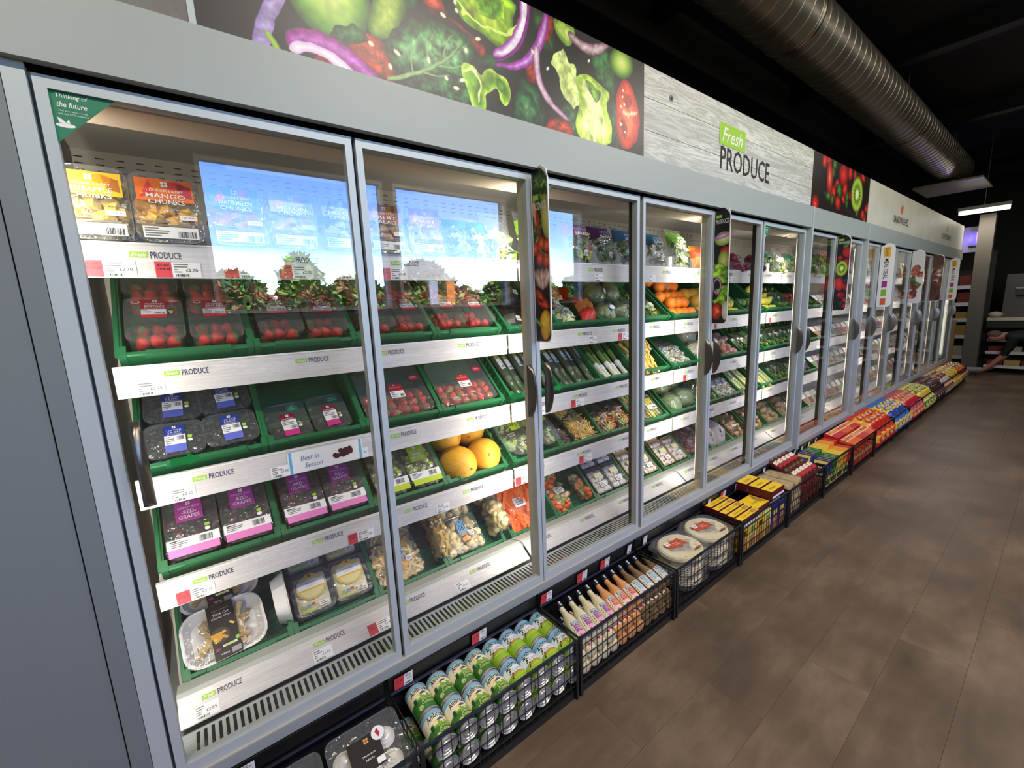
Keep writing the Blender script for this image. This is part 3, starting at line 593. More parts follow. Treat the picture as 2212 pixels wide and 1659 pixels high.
def cabinet(x0, x1, doors, bays, label, end_left=False, end_right=False):
    r = root('display_fridge', label, 'fridge', TR(0, 0, 0), 'glass door fridges along the aisle')
    P = lambda n, b, sm=None, par=None: new(n, b.mesh('fridge_'+n, sm), par or r)
    fx0 = x0-.4 if end_left else x0
    fas = MB().extr([(-.022, 1.905), (-.022, 2.043), (.08, 2.043), (.08, 1.93), (.0, 1.93), (.0, 1.905)], fx0, x1-.003, GREY); P('fascia', fas)
    P('canopy', MB().extr([(.08, 1.94), (.08, 2.04), (.85, 2.04), (.85, 1.94)], x0, x1, LINER)); P('upper_back_panel', MB().box(x0, x1, .6, .62, 1.6, 1.94, LINER))
    P('light_bar', MB().extr([(.06, 1.925), (.075, 1.882), (.15, 1.868), (.165, 1.90), (.16, 1.928)], x0+.02, x1-.02, mat('cream_light_bar', (226, 208, 188), .4)))
    P('honeycomb_vent', MB().box(x0+.02, x1-.02, .035, .058, 1.9, 1.925, mat('honeycomb_black', (30, 28, 26), .7, bump=.8, bscale=300)))
    P('back_panel', MB().box(x0, x1, .78, .85, .1, 1.9, LINER))
    P('base', MB().extr([(-.004, .29), (-.004, .322), (.045, .322), (.05, .318), (.145, .322), (.17, .3), (.85, .3), (.85, .1), (.06, .1), (.06, 0), (.02, 0), (.02, .27)], x0, x1, mat('sill_pale_steel', (146, 152, 152), .4)))
    P('kick_plate', MB().box(x0, x1, .012, .0195, .0, .285, BMET))
    P('sill_strip', MB().extr([(-.002, .3225), (-.002, .3245), (.04, .3245), (.04, .3225)], x0, x1, mat('cream_sill_strip', (186, 180, 164), .35)))
    gr = MB(); dk = mat('grille_pale', (180, 188, 188), .4)
    gr.box(x0, x1, .05, .142, .3195, .3235, dk); P('air_grille', gr)
    sl = MB(); x = max(x0, -.13)+.01
    while x < min(x1, 5.0)-.02:
        sl.box(x, x+.0078, .06, .132, .3234, .3242, SLOT); x += .0168
    new('grille_slot', sl.mesh('grille_slots'), r, kind='stuff')
    sp = MB(); n = int((min(x1, 5)-x0)/.046)
    for row in range(3):
        for i in range(max(0, n)): sp.box(x0+.05+i*.046, x0+.069+i*.046, .5985, .6005, 1.918-row*.0175, 1.9205-row*.0175, SLOT)
    new('back_slot', sp.mesh('back_slots'), r, kind='stuff')
    if end_left:
        P('side_panel', MB().box(-1.5, -.232, .0, .85, 0, 2.04, DGREY)); P('side_trim', MB().box(-.229, -.195, -.004, .85, 0, 1.905, DGREY)); P('jamb', MB().box(-.194, -.163, -.002, .06, .29, 1.905, ALU))
        P('liner_wall', MB().box(-.21, -.185, .06, .8, .3, 1.93, mat('liner_wall_grey', (120, 118, 114), .5)))
        u = MB().box(-.15, -.125, .70, .78, .3, 1.9, mat('shelf_upright', (150, 150, 146), .5))
        for k in range(40): u.box(-.151, -.124, .699, .7, .36+k*.038, .378+k*.038, SLOT)
        P('upright', u)
    if end_right: P('end_panel', MB().box(x1-.03, x1, 0, .85, 0, 1.93, GREY))
    if not end_left: P('seam_trim', MB().box(x0-.012, x0+.012, -.026, .05, .29, 2.043, ALU))
    # shelves
    for bb in bays:
        bx0, bx1 = BAY0+BAYW*bb, BAY0+BAYW*(bb+1)
        for rw in range(4):
            z, y = ZS[rw], YS[rw]; t = math.radians(TILT)
            if rw == 0: prof = [(y+.006, z-.012), (.597, z-.012), (.597, z-.03), (y+.006, z-.03)]
            else:
                a = (y+.006, z-.05); bq = (y+.081, z-.05); c = (bq[0]+.30*math.cos(t), bq[1]+.30*math.sin(t)); e = (.775, c[1])
                prof = [(y+.006, z-.02), a, bq, c, e, (e[0], e[1]-.012), (c[0]+.006, c[1]-.012), (bq[0]+.004, bq[1]-.012), (y+.002, z-.072)]
                prof = [a, bq, c, e, (e[0], e[1]-.012), (c[0]+.006, c[1]-.012), (bq[0]+.004, bq[1]-.012), (a[0], a[1]-.012)]
            sh = new('shelf', MB().extr(prof, bx0+.006, bx1-.006, mat('shelf_white_steel', (190, 188, 182), .45)).mesh('fridge_shelf'), r)
            st = new('shelf_edge_strip', MB().box(bx0+.006, bx1-.006, y, y+.006, z-.082, z-.004, STRIPW).box(bx0+.006, bx1-.006, y-.002, y+.012, z-.004, z, WHITE).mesh('shelf_edge_strip'), r)
            nl = 4 if bb < 3 else 2
            for k in range(nl): new('lettering', LOGO, st, TR(bx0+.085+(.30 if bb < 3 else .6)*k+.02*((rw+k) % 3), y-.0006, z-.034) @ RX(90))
            if rw == 0 and bb >= 1 and bb < 4: new('shelf_riser', MB().box(bx0+.01, bx1-.01, y+.004, y+.006, z, z+.055, PLAST).mesh('shelf_riser'), r)
            for (tr, tx, tm) in TICKETS:
                if tr == rw and bx0 <= tx < bx1: new('price_ticket', tm, st, TR(tx, y-.001, z-.08) @ RX(90))
        dk = new('deck_front', MB().extr([(.30, .352), (.30, .366), (.235, .384), (.215, .384), (.215, .36), (.27, .34)], bx0+.004, bx1-.004, mat('deck_lip_pale', (200, 206, 200), .35)).mesh('deck_front'), r)
        ds = new('deck_edge_strip', MB().extr([(.214, .383), (.148, .338), (.15, .334), (.218, .378)], bx0+.006, bx1-.006, STRIPW).mesh('deck_edge_strip'), r)
        new('deck', MB().extr([(.27, .3), (.27, .291), (.372, .289), (.66, .548), (.66, .53), (.375, .275), (.26, .275)], bx0, bx1, LINER).mesh('fridge_deck'), r)
        ang = math.degrees(math.atan2(.045, .066)); DM = lambda x, t: TR(x, .148+.066*t-.0006, .338+.045*t+.0008) @ RX(ang)
        for k in range(4 if bb < 3 else 2): new('lettering', LOGO, ds, DM(bx0+.06+(.30 if bb < 3 else .6)*k, .62))
        if bb == 0:
            for tx, tm in DECKT: new('price_ticket', tm, ds, DM(tx, .04))
    # upright LED lamps inside the door posts
    for k in range(len(doors)//2+1):
        pass
    # doors
    for (a, c, side, flags) in doors:
        d = new('door', None, r, TR(a, 0, 0)); d.empty_display_size = .02; w = c-a
        new('door_frame', door_frame_mesh(w, DZ0, DZ1), d)
        new('glass_pane', MB().box(.016, w-.016, .012, .018, DZ0+.026, DZ1-.018, GLASS).mesh('glass_pane'), d)
        hx = .047 if side == 'L' else w-.035
        new('handle', HANDLE, d, TR(hx, .004, 1.125))
        if 'T' in flags: new('corner_sticker', TRI, d, TR(.017, .011, DZ1-.018) @ RX(90))
        if 'A' in flags:
            sg = 1 if side == 'L' else -1
            new('arrow_sticker', ARW[sg], d, TR(hx+sg*(.075 if a < 0 else .06), .0115, 1.115) @ RX(90))
    for i in range(len(doors)-1):
        a, b2 = doors[i][1], doors[i+1][0]
        if b2-a > .007: P('hinge_gap', MB().box(a-.004, b2-.001, .02, .06, DZ0, DZ1+.01, BLACK))
    return r

doorsA = [(-.157, .421, 'L', 'TA'), (.431, 1.034, 'R', 'A'), (1.038, 1.662, 'L', 'TA'), (1.686, 2.292, 'R', 'A'), (2.297, 2.872, 'L', ''), (2.892, 3.555, 'R', 'T')]
doorsB = [(3.62, 4.178, 'L', ''), (4.20, 4.86, 'R', '')]
doorsC = [(4.93, 5.41, 'R', ''), (5.44, 6.06, 'R', ''), (6.065, 6.68, 'L', ''), (6.71, 7.30, 'R', ''), (7.305, 7.81, 'L', ''), (7.84, 8.42, 'R', ''), (8.425, 9.0, 'L', ''), (9.03, 9.80, 'R', '')]
fA = cabinet(-.232, 3.588, doorsA, (0, 1, 2), 'long grey glass door fridge of fruit and vegetables nearest the viewer', True)
fB = cabinet(3.588, 4.9, doorsB, (3,), 'narrow grey fridge section with two glass doors under the fruit picture')
fC = cabinet(4.9, 9.85, doorsC, (4, 5, 6, 7), 'grey glass door fridge of sandwiches and drinks under the pale signs', False, True)
# upright LED strips inside the posts light the shelves
for x, par, pw in ((-.165, fA, 4.4), (1.036, fA, 6.5), (2.295, fA, 6.5), (3.588, fB, 6.5), (4.9, fC, 6.5), (6.06, fC, 6.5), (7.3, fC, 6.5), (8.42, fC, 6.5), (9.8, fC, 4)):
    new('post', MB().box(x-.016, x+.016, .03, .062, DZ0, DZ1+.01, mat('post_beige', (196, 190, 176), .4)).mesh('door_post'), par)
    new('led_strip', MB().box(x-.008, x+.008, .062, .068, .42, 1.84, LED).mesh('led_strip'), par)
    area('led_strip_light', (x, .075, 1.13), (0, 1, 0), .02, 1.42, pw, (1, .93, .82)).parent = par

# ------------------------------------------------------------------ crates and packs of produce
def C_(r, g, b, rough=.45, **k): return mat('tint_%d_%d_%d' % (r, g, b), (r, g, b), rough, **k)
def rrect(w, d, r, z, cy, n=4):
    P = []
    for sx, sy, a0 in ((1, 1, 0), (-1, 1, 90), (-1, -1, 180), (1, -1, 270)):
        for i in range(n+1):
            a = math.radians(a0+90*i/n); P.append((sx*(w/2-r)+r*math.cos(a), cy+sy*(d/2-r)+r*math.sin(a), z))
    return P
def crate_parts():
    W, D, H, t = .148, .39, .1, .006; g = GREENP
    body = MB().box(-W, W, 0, D, -H, -H+.006, g)
    for k in range(19): body.box(-W+.012, W-.012, .015+k*.0195, .021+k*.0195, -H+.006, -H+.011, g)
    for sx in (-1, 1): body.box(sx*W-(t if sx > 0 else 0), sx*W+(0 if sx > 0 else t), 0, D, -H+.006, -.008, g)
    body.box(-W+t, W-t, D-t, D, -H+.006, -.008, g); body.box(-W+t, W-t, 0, t, -H+.006, -.008, g)
    for k in range(12):                                    # ribs on the outside of the long walls
        for sx in (-1, 1): body.box(sx*W-.003, sx*W+.003, .02+k*.031, .026+k*.031, -H+.01, -.012, g)
    rim = MB()
    for sx in (-1, 1): rim.extr([(sx*W-.009, -.009), (sx*W+.0015, -.009), (sx*W+.0015, -.001), (sx*W, 0), (sx*W-.008, 0), (sx*W-.009, -.001)], .0, D, g, 'y')
    rim.extr([(-.001, -.012), (.012, -.012), (.013, -.003), (.011, 0), (.001, 0), (-.002, -.003)], -W+.009, W-.009, g, 'x'); rim.extr([(D-.012, -.01), (D, -.01), (D, 0), (D-.012, 0)], -W+.009, W-.009, g, 'x')
    lip = MB().extr([(-.1, -.014), (-.094, .006), (.094, .006), (.1, -.014)], -.004, .009, g, 'y')
    cor = MB()
    for sx in (-1, 1):
        cor.box(sx*W-.014 if sx > 0 else -W-.002, W+.002 if sx > 0 else -W+.014, -.004, .03, -.045, .003, g)
    return [('body', body.mesh('crate_body')), ('rim', rim.mesh('crate_rim')), ('front_lip', lip.mesh('crate_front_lip')), ('corner_block', cor.mesh('crate_corners'))]
CRATE = T('produce_crate', 'crate', crate_parts())
def slot_x(k): return BAY0+BAYW*(k//4)+.02+.151+.3025*(k % 4)
def crate_M(row, k):
    if row == 4: return TR(slot_x(k), .305, .368) @ RX(TILT)
    return TR(slot_x(k), .262, ZS[row]+.028) @ RX(TILT)
SHELF = {0: 'top shelf', 1: 'second shelf', 2: 'third shelf', 3: 'fourth shelf', 4: 'bottom deck'}
def crate(row, k, what):
    M = crate_M(row, k)
    put(CRATE, M, 'green plastic crate of %s, %s' % (what, SHELF[row]), 'green produce crates'); return M

# generic contents, joined when nobody could count them
def heap(n, w, d, h, fn, seed=1, name='contents'):
    q = random.Random(seed); b = MB()
    for i in range(n): fn(b, Vector((q.uniform(-w/2, w/2), q.uniform(0, d), q.uniform(.1, 1)*h)), q)
    return b.mesh(name, 60)
def rot(q, a=1.): return Euler((q.uniform(-a, a), q.uniform(-a, a), q.uniform(0, 6.3))).to_matrix().to_4x4()
def leafy(cols, s=.03):
    def f(b, p, q):
        z = s*q.uniform(.6, 1.3); M = Matrix.Translation(p) @ rot(q, .8); m = q.choice(cols)
        b.add([M @ Vector(v) for v in ((-z, 0, 0), (-.3*z, -z*.5, z*.2), (.6*z, -z*.4, z*.1), (z, 0, 0), (.6*z, z*.45, z*.15), (-.3*z, z*.5, z*.1), (0, 0, -z*.12))], [(0, 1, 6), (1, 2, 6), (2, 3, 6), (3, 4, 6), (4, 5, 6), (5, 0, 6)], m)
    return f
def sticks(cols, L, r, a=.3, dirz=None):
    def f(b, p, q):
        M = Matrix.Translation(p) @ (Matrix.Rotation(dirz+q.uniform(-a, a), 4, 'Z') if dirz is not None else rot(q, .4)); l = L*q.uniform(.6, 1.1)/2
        b.box(-l, l, -r, r, -r, r, q.choice(cols), M)
    return f
def balls(cols, r, sc=(1, 1, 1), n=7, k=5):
    def f(b, p, q): b.ball(p, r*q.uniform(.85, 1.15), q.choice(cols), n, k, sc, rot(q, 3))
    return f
# tubs
def tub_mesh(w, d, h, taper=.84, r=.02, lip=.005):
    cy = d/2
    return MB().loft([rrect(w*taper, d*taper, r*.8, 0, cy), rrect(w*(taper+.06), d*(taper+.06), r, h*.3, cy), rrect(w*.97, d*.97, r, h*.93, cy), rrect(w, d, r+lip, h*.95, cy), rrect(w, d, r+lip, h, cy)], PLAST, True, False).mesh('clear_tub', 40)
def film_mesh(w, d, h, r=.02, dome=.004):
    cy = d/2; return MB().loft([rrect(w*f, d*f, r*f+.002, h+dome*(1-f), cy) for f in (1, .9, .7, .4, .1)], FILM, False, True).mesh('film_lid', 60)
def tub(name, w, d, h, contents, label=None, cat='punnet', **k):
    parts = [('tub', tub_mesh(w, d, h, **k)), ('film_lid', film_mesh(w, d, h))]
    for c in contents: parts.append(c)
    if label: parts.append(('printed_label', label, TR(0, 0, h+.0045)))
    return T(name, cat, parts)
def coop(s, x, y, w, m, l=3):                           # four small rings, two over two
    for i in (-1, 1):
        for j in (-1, 1): s.e2(x+i*w*.25, y+j*w*.25, w*.24, w*.24, m, l, 10)
BERRY = mat('strawberry_red', (214, 40, 34), .35, var=.25, vscale=60, rvar=.12, bump=.4, bscale=500)
CALYX = mat('strawberry_leaf', (90, 140, 56), .6)
sb = MB().lathe([(.0005, -.019), (.006, -.0165), (.0115, -.009), (.0155, .0), (.0165, .006), (.014, .0115), (.007, .0145), (.0005, .015)], 10, BERRY)
for i in range(7):
    a = 2*PI*i/7; sb.poly([(0, 0, .0155), (.006*math.cos(a-.4), .006*math.sin(a-.4), .0165), (.016*math.cos(a), .016*math.sin(a), .0135), (.006*math.cos(a+.4), .006*math.sin(a+.4), .0165)], CALYX)
SBERRY = sb.mesh('strawberry', 60)
def berries(n, w, d, h, seed, z0=.012):
    q = random.Random(seed); out = []
    cols = max(2, int(w/.036)); i = 0
    while len(out) < n:
        x = -w/2+.02+(i % cols)*(w-.04)/(cols-1); y = .022+((i//cols)*.034) % (d-.04); lay = int((i//cols)*.034/(d-.04))
        out.append(('strawberry', SBERRY, TR(x+q.uniform(-.004, .004), y+q.uniform(-.004, .004), z0+h*.4*lay+.012) @ rot(q, 1.2))); i += 1
    return out
def strawberry_label():
    s = MB(); DR = C_(150, 18, 36, .4)
    s.r2(-.028, .028, .118, .158, DR, 1); coop(s, .004, .151, .011, WHITE); s.t2('50%', .043, .151, .014, .005, WHITE, 3); s.e2(.043, .151, .013, .0065, RED, 2); s.e2(-.038, .148, .013, .008, DR, 1); s.e2(-.038, .148, .010, .006, WHITE, 2); s.e2(-.038, .148, .008, .0048, DR, 3)
    s.t2('GROWN IN', .002, .140, .040, .006, WHITE, 2, .01).t2('BRITAIN', .002, .1305, .042, .008, WHITE, 2, .02).t2('STRAWBERRIES', .002, .1225, .044, .004, WHITE, 2)
    s.r2(-.027, .027, .097, .118, PAPER, 1); s.lines(-.024, -.004, .1, .115, GTXT, 2, 3).bars(.0, .024, .099, .106, INK, 2, 16); s.r2(-.027, .027, .084, .097, C_(214, 40, 48, .4), 1)
    s.r2(.031, .043, .096, .118, INK, 1).r2(.032, .042, .105, .111, LIME, 2).e2(.037, .1, .004, .003, WHITE, 2, 10); return s.mesh('strawberry_label')
STRAW = tub('strawberry_punnet', .128, .175, .115, berries(15, .108, .16, .1, 3, .02), strawberry_label(), r=.022)
def bigstraw_label():
    s = MB(); s.r2(-.02, .035, .11, .145, C_(200, 36, 44, .4), 1).t2('GROWN IN BRITAIN', .006, .128, .046, .008, WHITE, 2).r2(-.02, .035, .078, .11, PAPER, 1).lines(-.016, .01, .083, .105, GTXT, 2, 3).bars(.016, .032, .083, .095, INK); coop(s, .006, .139, .008, WHITE)
    s.e2(.098, .165, .022, .014, C_(196, 28, 60, .4), 1).t2('50%', .098, .167, .026, .009, WHITE, 2, .01); return s.mesh('strawberry_tray_label')
BIGS = tub('strawberry_tray', .27, .235, .07, berries(42, .25, .17, .06, 5, .012), bigstraw_label(), r=.03)
def berry_label():
    s = MB(); B1, B2 = C_(28, 52, 140, .4), C_(92, 104, 190, .4)
    s.r2(-.024, .024, .068, .102, B1, 1); coop(s, .0, .096, .009, WHITE); s.t2('1 OF YOUR', 0, .086, .034, .005, WHITE, 2).t2('5 A DAY', 0, .0785, .03, .006, WHITE, 2, .01).t2('BLUEBERRIES', 0, .0715, .032, .003, WHITE, 2)
    s.r2(-.024, .024, .036, .068, PAPER, 1).lines(-.021, .0, .04, .064, GTXT, 2, 4).bars(.004, .021, .05, .064, INK, 2, 10); s.r2(-.024, .024, .01, .036, B2, 1); s.r2(.029, .039, .052, .062, LIME, 1).e2(.034, .045, .006, .005, WHITE, 1, 10); return s.mesh('blueberry_label')
BLUEB = [mat('blueberry_skin', (34, 36, 48), .5, var=.3, vscale=120)]
BLUE = tub('blueberry_tub', .138, .118, .05, [('blueberries', heap(70, .11, .1, .036, balls(BLUEB, .0085), 4), TR(0, .008, .004), {'kind': 'stuff'})], berry_label(), r=.018)
def cherry_label():
    s = MB(); s.r2(-.022, .022, .075, .1, C_(120, 14, 50, .4), 1); coop(s, 0, .092, .01, WHITE); s.t2('CHERRIES', 0, .08, .036, .005, WHITE, 2)
    s.r2(-.022, .022, .035, .075, PAPER, 1).lines(-.019, .018, .055, .072, GTXT, 2, 3).bars(.0, .02, .038, .05, INK); s.r2(-.022, .022, .012, .035, C_(206, 50, 130, .4), 1); s.r2(.027, .035, .052, .06, LIME, 1).e2(.031, .045, .006, .005, WHITE, 1, 10)
    s.e2(.024, .122, .02, .0135, C_(30, 130, 96, .4), 1).t2('New', .024, .126, .012, .0045, WHITE, 2).t2('Season', .024, .119, .024, .005, WHITE, 2); return s.mesh('cherry_label')
CHER = tub('cherry_punnet', .125, .15, .06, [('cherries', heap(34, .1, .075, .045, balls([mat('cherry_skin', (58, 12, 20), .15, coat=.5)], .011), 6), TR(0, .01, .004), {'kind': 'stuff'})], cherry_label(), cat='punnet')
def grape_label(c1, c2, word):
    s = MB(); s.r2(-.036, .03, .108, .176, c1, 1); coop(s, -.003, .167, .012, WHITE); s.t2('SEEDLESS', -.003, .154, .052, .007, C_(236, 190, 220), 2).t2(word, -.003, .139, .036, .012, WHITE, 2, .02).t2('GRAPES', -.003, .123, .05, .012, WHITE, 2, .02)
    s.r2(-.063, .063, .028, .058, PAPER, 1, 6).lines(-.055, -.01, .034, .054, GTXT, 2, 4).r2(-.055, -.04, .05, .053, INK, 3).bars(.012, .045, .033, .052, INK, 2, 18); s.r2(-.06, .06, .004, .028, c2, 1, 6); s.r2(.03, .042, .078, .088, LIME, 1).e2(.036, .07, .007, .006, WHITE, 1, 10); return s.mesh('grape_label')
RG = [mat('red_grape_skin', (52, 26, 40), .3, var=.3, vscale=50), mat('red_grape_skin_light', (84, 48, 58), .3)]; GG = [mat('green_grape_skin', (176, 186, 96), .25, var=.12, vscale=60), mat('green_grape_skin_deep', (148, 164, 74), .25)]
REDG = tub('red_grape_punnet', .132, .205, .1, [('grapes', heap(75, .11, .17, .085, balls(RG, .0125, (1, 1, 1.25)), 7), TR(0, .014, .006), {'kind': 'stuff'})], grape_label(C_(166, 62, 140, .4), C_(226, 128, 190, .4), '-RED-'))
GRNG = tub('green_grape_punnet', .132, .205, .1, [('grapes', heap(75, .11, .17, .085, balls(GG, .0125, (1, 1, 1.25)), 8), TR(0, .014, .006), {'kind': 'stuff'})], grape_label(C_(142, 176, 22, .4), C_(186, 206, 30, .4), 'GREEN'))
# chilled potato trays
def chips_sleeve():
    s = MB(); K = C_(26, 24, 24, .4); s.r2(-.034, .03, -.002, .155, K, 1, 2); s.t2('Triple Cooked', -.002, .136, .04, .005, C_(200, 170, 90), 2, 0, .3).t2('Thick Cut', -.002, .125, .04, .008, WHITE, 2, .01).t2('Chunky Chips', -.002, .114, .048, .007, WHITE, 2, .01)
    q = random.Random(4)
    s.e2(-.012, .064, .022, .022, C_(70, 60, 50), 2)
    for i in range(10): a = q.uniform(0, 3.1); x, y = -.012+q.uniform(-.012, .012), .064+q.uniform(-.012, .012); c, d = .011*math.cos(a), .011*math.sin(a); s.p2([(x-c-d*.3, y-d+c*.3), (x+c-d*.3, y+d+c*.3), (x+c+d*.3, y+d-c*.3), (x-c+d*.3, y-d-c*.3)], q.choice((C_(226, 180, 70), C_(206, 150, 50))), 3+i*.3)
    s.p2([(.016, .092), (.026, .084), (.022, .08), (.012, .089)], C_(232, 200, 90), 3); s.r2(-.012, .022, .028, .034, WHITE, 2).r2(-.008, .016, .029, .033, C_(190, 206, 60), 3); s.e2(.025, .04, .006, .006, C_(130, 180, 40), 2, 12); s.t2('V', .025, .04, .005, .006, WHITE, 3)
    s.r2(-.03, -.018, .022, .03, C_(34, 50, 120), 2).r2(-.03, -.018, .025, .027, C_(200, 40, 50), 3).r2(-.0255, -.0225, .022, .03, C_(200, 40, 50), 3); s.r2(.006, .028, .004, .018, C_(150, 150, 150), 2); s.t2('480g', -.01, .01, .02, .006, WHITE, 2); return s.mesh('chips_sleeve')
CHIPC = [C_(206, 176, 108), C_(188, 156, 92), C_(170, 140, 84)]
CHIPS = T('chips_tray', 'tray', [('tray', MB().loft([rrect(.16, .12, .03, 0, .08), rrect(.19, .15, .04, .038, .08), rrect(.2, .16, .045, .04, .08), rrect(.2, .16, .045, .043, .08), rrect(.185, .145, .038, .042, .08), rrect(.155, .115, .03, .006, .08)], WHITE, True, True).mesh('white_tray', 40)),
    ('chips', heap(52, .10, .08, .03, sticks(CHIPC, .05, .0065), 5), TR(0, .04, .008), {'kind': 'stuff'}), ('film_lid', film_mesh(.19, .15, .043), TR(0, .005, 0)), ('sleeve', chips_sleeve(), TR(0, .002, .05))])
def sq_pack(name, contents, lab, w=.135, d=.155): return tub(name, w, d, .06, contents, lab, cat='tray', r=.012, taper=.9)
def mash_label():
    s = MB(); s.e2(0, .095, .05, .046, C_(206, 190, 110, .4), 1); s.e2(0, .09, .04, .034, C_(232, 218, 150, .4), 2); s.r2(-.045, .045, .09, .118, PAPER, 3).t2('MASHED', 0, .109, .036, .006, C_(140, 130, 100), 4).t2('POTATO', 0, .1, .034, .006, C_(140, 130, 100), 4); s.r2(-.045, .045, .084, .09, C_(226, 180, 60), 3)
    s.p2([(-.014, .128), (.014, .128), (.014, .142), (-.014, .142)], C_(226, 178, 60), 3); coop(s, 0, .135, .009, INK, 5)
    s.e2(-.04, .03, .007, .007, C_(140, 180, 60), 1, 12).e2(-.023, .031, .006, .006, C_(120, 150, 200), 1, 12).r2(-.013, -.001, .03, .038, C_(180, 60, 70), 1).r2(.012, .046, .018, .034, PAPER, 1).lines(.016, .042, .021, .03, GTXT, 2, 2).r2(-.045, .0, .012, .02, C_(180, 200, 90), 1); return s.mesh('mash_label')
MASH = sq_pack('mash_tray', [('mash', MB().loft([rrect(.108*f, .128*f, .012, z, .078) for f, z in ((.9, .003), (1, .02), (1, .046), (.8, .052), (.4, .055))], mat('mashed_potato', (232, 218, 168), .6, var=.06, vscale=40, bump=.8, bscale=40)).mesh('mash', 60))], mash_label())
def num_label(num, low):
    s = MB(); B = C_(112, 166, 206, .4); s.r2(-.012, .03, .085, .14, B, 1); coop(s, .009, .134, .007, INK); s.t2(num, .006, .105, .024, .026, INK, 2, .01); s.r2(.022, .025, .095, .125, INK, 2); s.r2(-.012, .03, .068, .085, C_(110, 100, 96), 1).t2('FRENCH' if num == '12' else 'ROAST', .009, .08, .034, .006, WHITE, 2).t2('FRIES' if num == '12' else 'POTATO', .009, .072, .03, .006, WHITE, 2)
    s.e2(.009, .052, .03, .018, low, 1); q = random.Random(3)
    for i in range(14): s.e2(.009+q.uniform(-.022, .022), .054+q.uniform(-.01, .01), .007, .0045, q.choice((C_(226, 176, 110), C_(206, 140, 70))), 2+i*.2, 8)
    s.r2(.033, .058, .06, .082, PAPER, 1).lines(.036, .055, .064, .078, GTXT, 2, 3); s.r2(-.05, -.02, .03, .04, C_(190, 200, 160), 1); return s.mesh('potato_label')
FRIES = sq_pack('fries_tray', [('fries', heap(260, .165, .145, .05, sticks([C_(222, 190, 110), C_(232, 204, 130), C_(206, 170, 94)], .06, .005), 6), TR(0, .012, .006), {'kind': 'stuff'})], num_label('12', C_(200, 150, 90)), .19, .165)
ROAST = sq_pack('roast_potato_tray', [('potatoes', heap(90, .165, .135, .048, balls([C_(232, 212, 160), C_(216, 190, 130)], .017, (1, 1.2, .9)), 7), TR(0, .014, .004), {'kind': 'stuff'})], num_label('06', C_(90, 66, 50)), .19, .165)
# pillow bags of film
def bag(name, w, h, t, contents, prints=(), art=None, seed=1, cat='bag', base=None):
    q = np.random.RandomState(seed); n, m = 14, 16; U = np.linspace(-1, 1, n); V = np.linspace(0, 1, m)
    nz = q.rand(m, n)
    def surf(u, v): return t*max(0., 1-abs(u)**3)*max(0., math.sin(PI*min(1, max(0, (v-.03)/.90))))**.55 if .03 < v < .93 else 0.
    zf = np.array([[surf(u, v)*(.82+.36*nz[j, i])+.0015*nz[j, i] for i, u in enumerate(U)] for j, v in enumerate(V)])
    b = MB(); base = base or FILM
    Vt = [(u*w/2*(1-.05*math.sin(PI*v)), v*h, zf[j, i]) for j, v in enumerate(V) for i, u in enumerate(U)]; o = len(Vt)
    Vt += [(x, y, -.0005-.1*z) for x, y, z in Vt]
    for j in range(m-1):
        vc = (V[j]+V[j+1])/2; mm = base
        for v0, v1, pm in prints:
            if v0 <= vc < v1: mm = pm
        F = [(j*n+i, j*n+i+1, (j+1)*n+i+1, (j+1)*n+i) for i in range(n-1)]
        b.add([], [], mm); k = b.mi(mm); b.f += F; b.m += [k]*len(F)
    k = b.mi(base); F = [(o+j*n+i, o+(j+1)*n+i, o+(j+1)*n+i+1, o+j*n+i+1) for j in range(m-1) for i in range(n-1)]; b.f += F; b.m += [k]*len(F)
    for i in range(n-1): b.f += [(i, o+i, o+i+1, i+1), ((m-1)*n+i, (m-1)*n+i+1, o+(m-1)*n+i+1, o+(m-1)*n+i)]; b.m += [k, k]
    for j in range(m-1): b.f += [(j*n, (j+1)*n, o+(j+1)*n, o+j*n), (j*n+n-1, o+j*n+n-1, o+(j+1)*n+n-1, (j+1)*n+n-1)]; b.m += [k, k]
    b.v = Vt
    parts = [('film_bag', b.mesh('film_bag', 50))]
    for c in contents: parts.append(c)
    if art:
        s = MB(); art(s); s.warp(lambda x, y, z: (x, y, surf(max(-1, min(1, 2*x/w)), y/h)*1.09+.003+z)); parts.append(('printed_label', s.mesh('bag_label')))
    return T(name, cat, parts)
def stuff(me, M=None): return ('contents', me, M or TR(0, 0, .004), {'kind': 'stuff'})
LG = [C_(150, 176, 70), C_(112, 146, 52), C_(184, 200, 104), C_(82, 116, 44)]; DG = [C_(44, 80, 36), C_(62, 100, 44), C_(34, 62, 30)]; WG = [C_(214, 218, 170), C_(190, 200, 120), C_(228, 228, 196)]
def white_tag(x, y, w=.03, h=.022, sd=1):
    return lambda s: (s.r2(x-w/2, x+w/2, y-h/2, y+h/2, PAPER, 1), s.lines(x-w*.42, x+w*.1, y-h*.35, y+h*.35, GTXT, 2, 3, sd), s.bars(x+w*.1, x+w*.45, y-h*.3, y+h*.3, INK, 2, 8, sd))
def named(word1, word2, y, tag=True):
    def f(s):
        s.t2(word1, 0, y, .07, .016, WHITE, 1, .02)
        if word2: s.t2(word2, 0, y-.021, .08, .016, WHITE, 1, .02)
        coop(s, 0, y+.03, .014, WHITE)
        if tag: white_tag(.015, .045)(s)
    return f
def salad(name, pm, w1, w2, cols, seed, h=.21, s=.03): return bag(name, .155, h, .05, [stuff(heap(130, .105, h*.5, .032, leafy(cols, s*.8), seed), TR(0, .03, .004))], ((.62, .95, pm),), named(w1, w2, h*.72), seed)
BSALAD = salad('mixed_salad_bag', C_(196, 92, 150, .35), 'BISTRO', 'SALAD', LG+[C_(150, 60, 90)], 3)
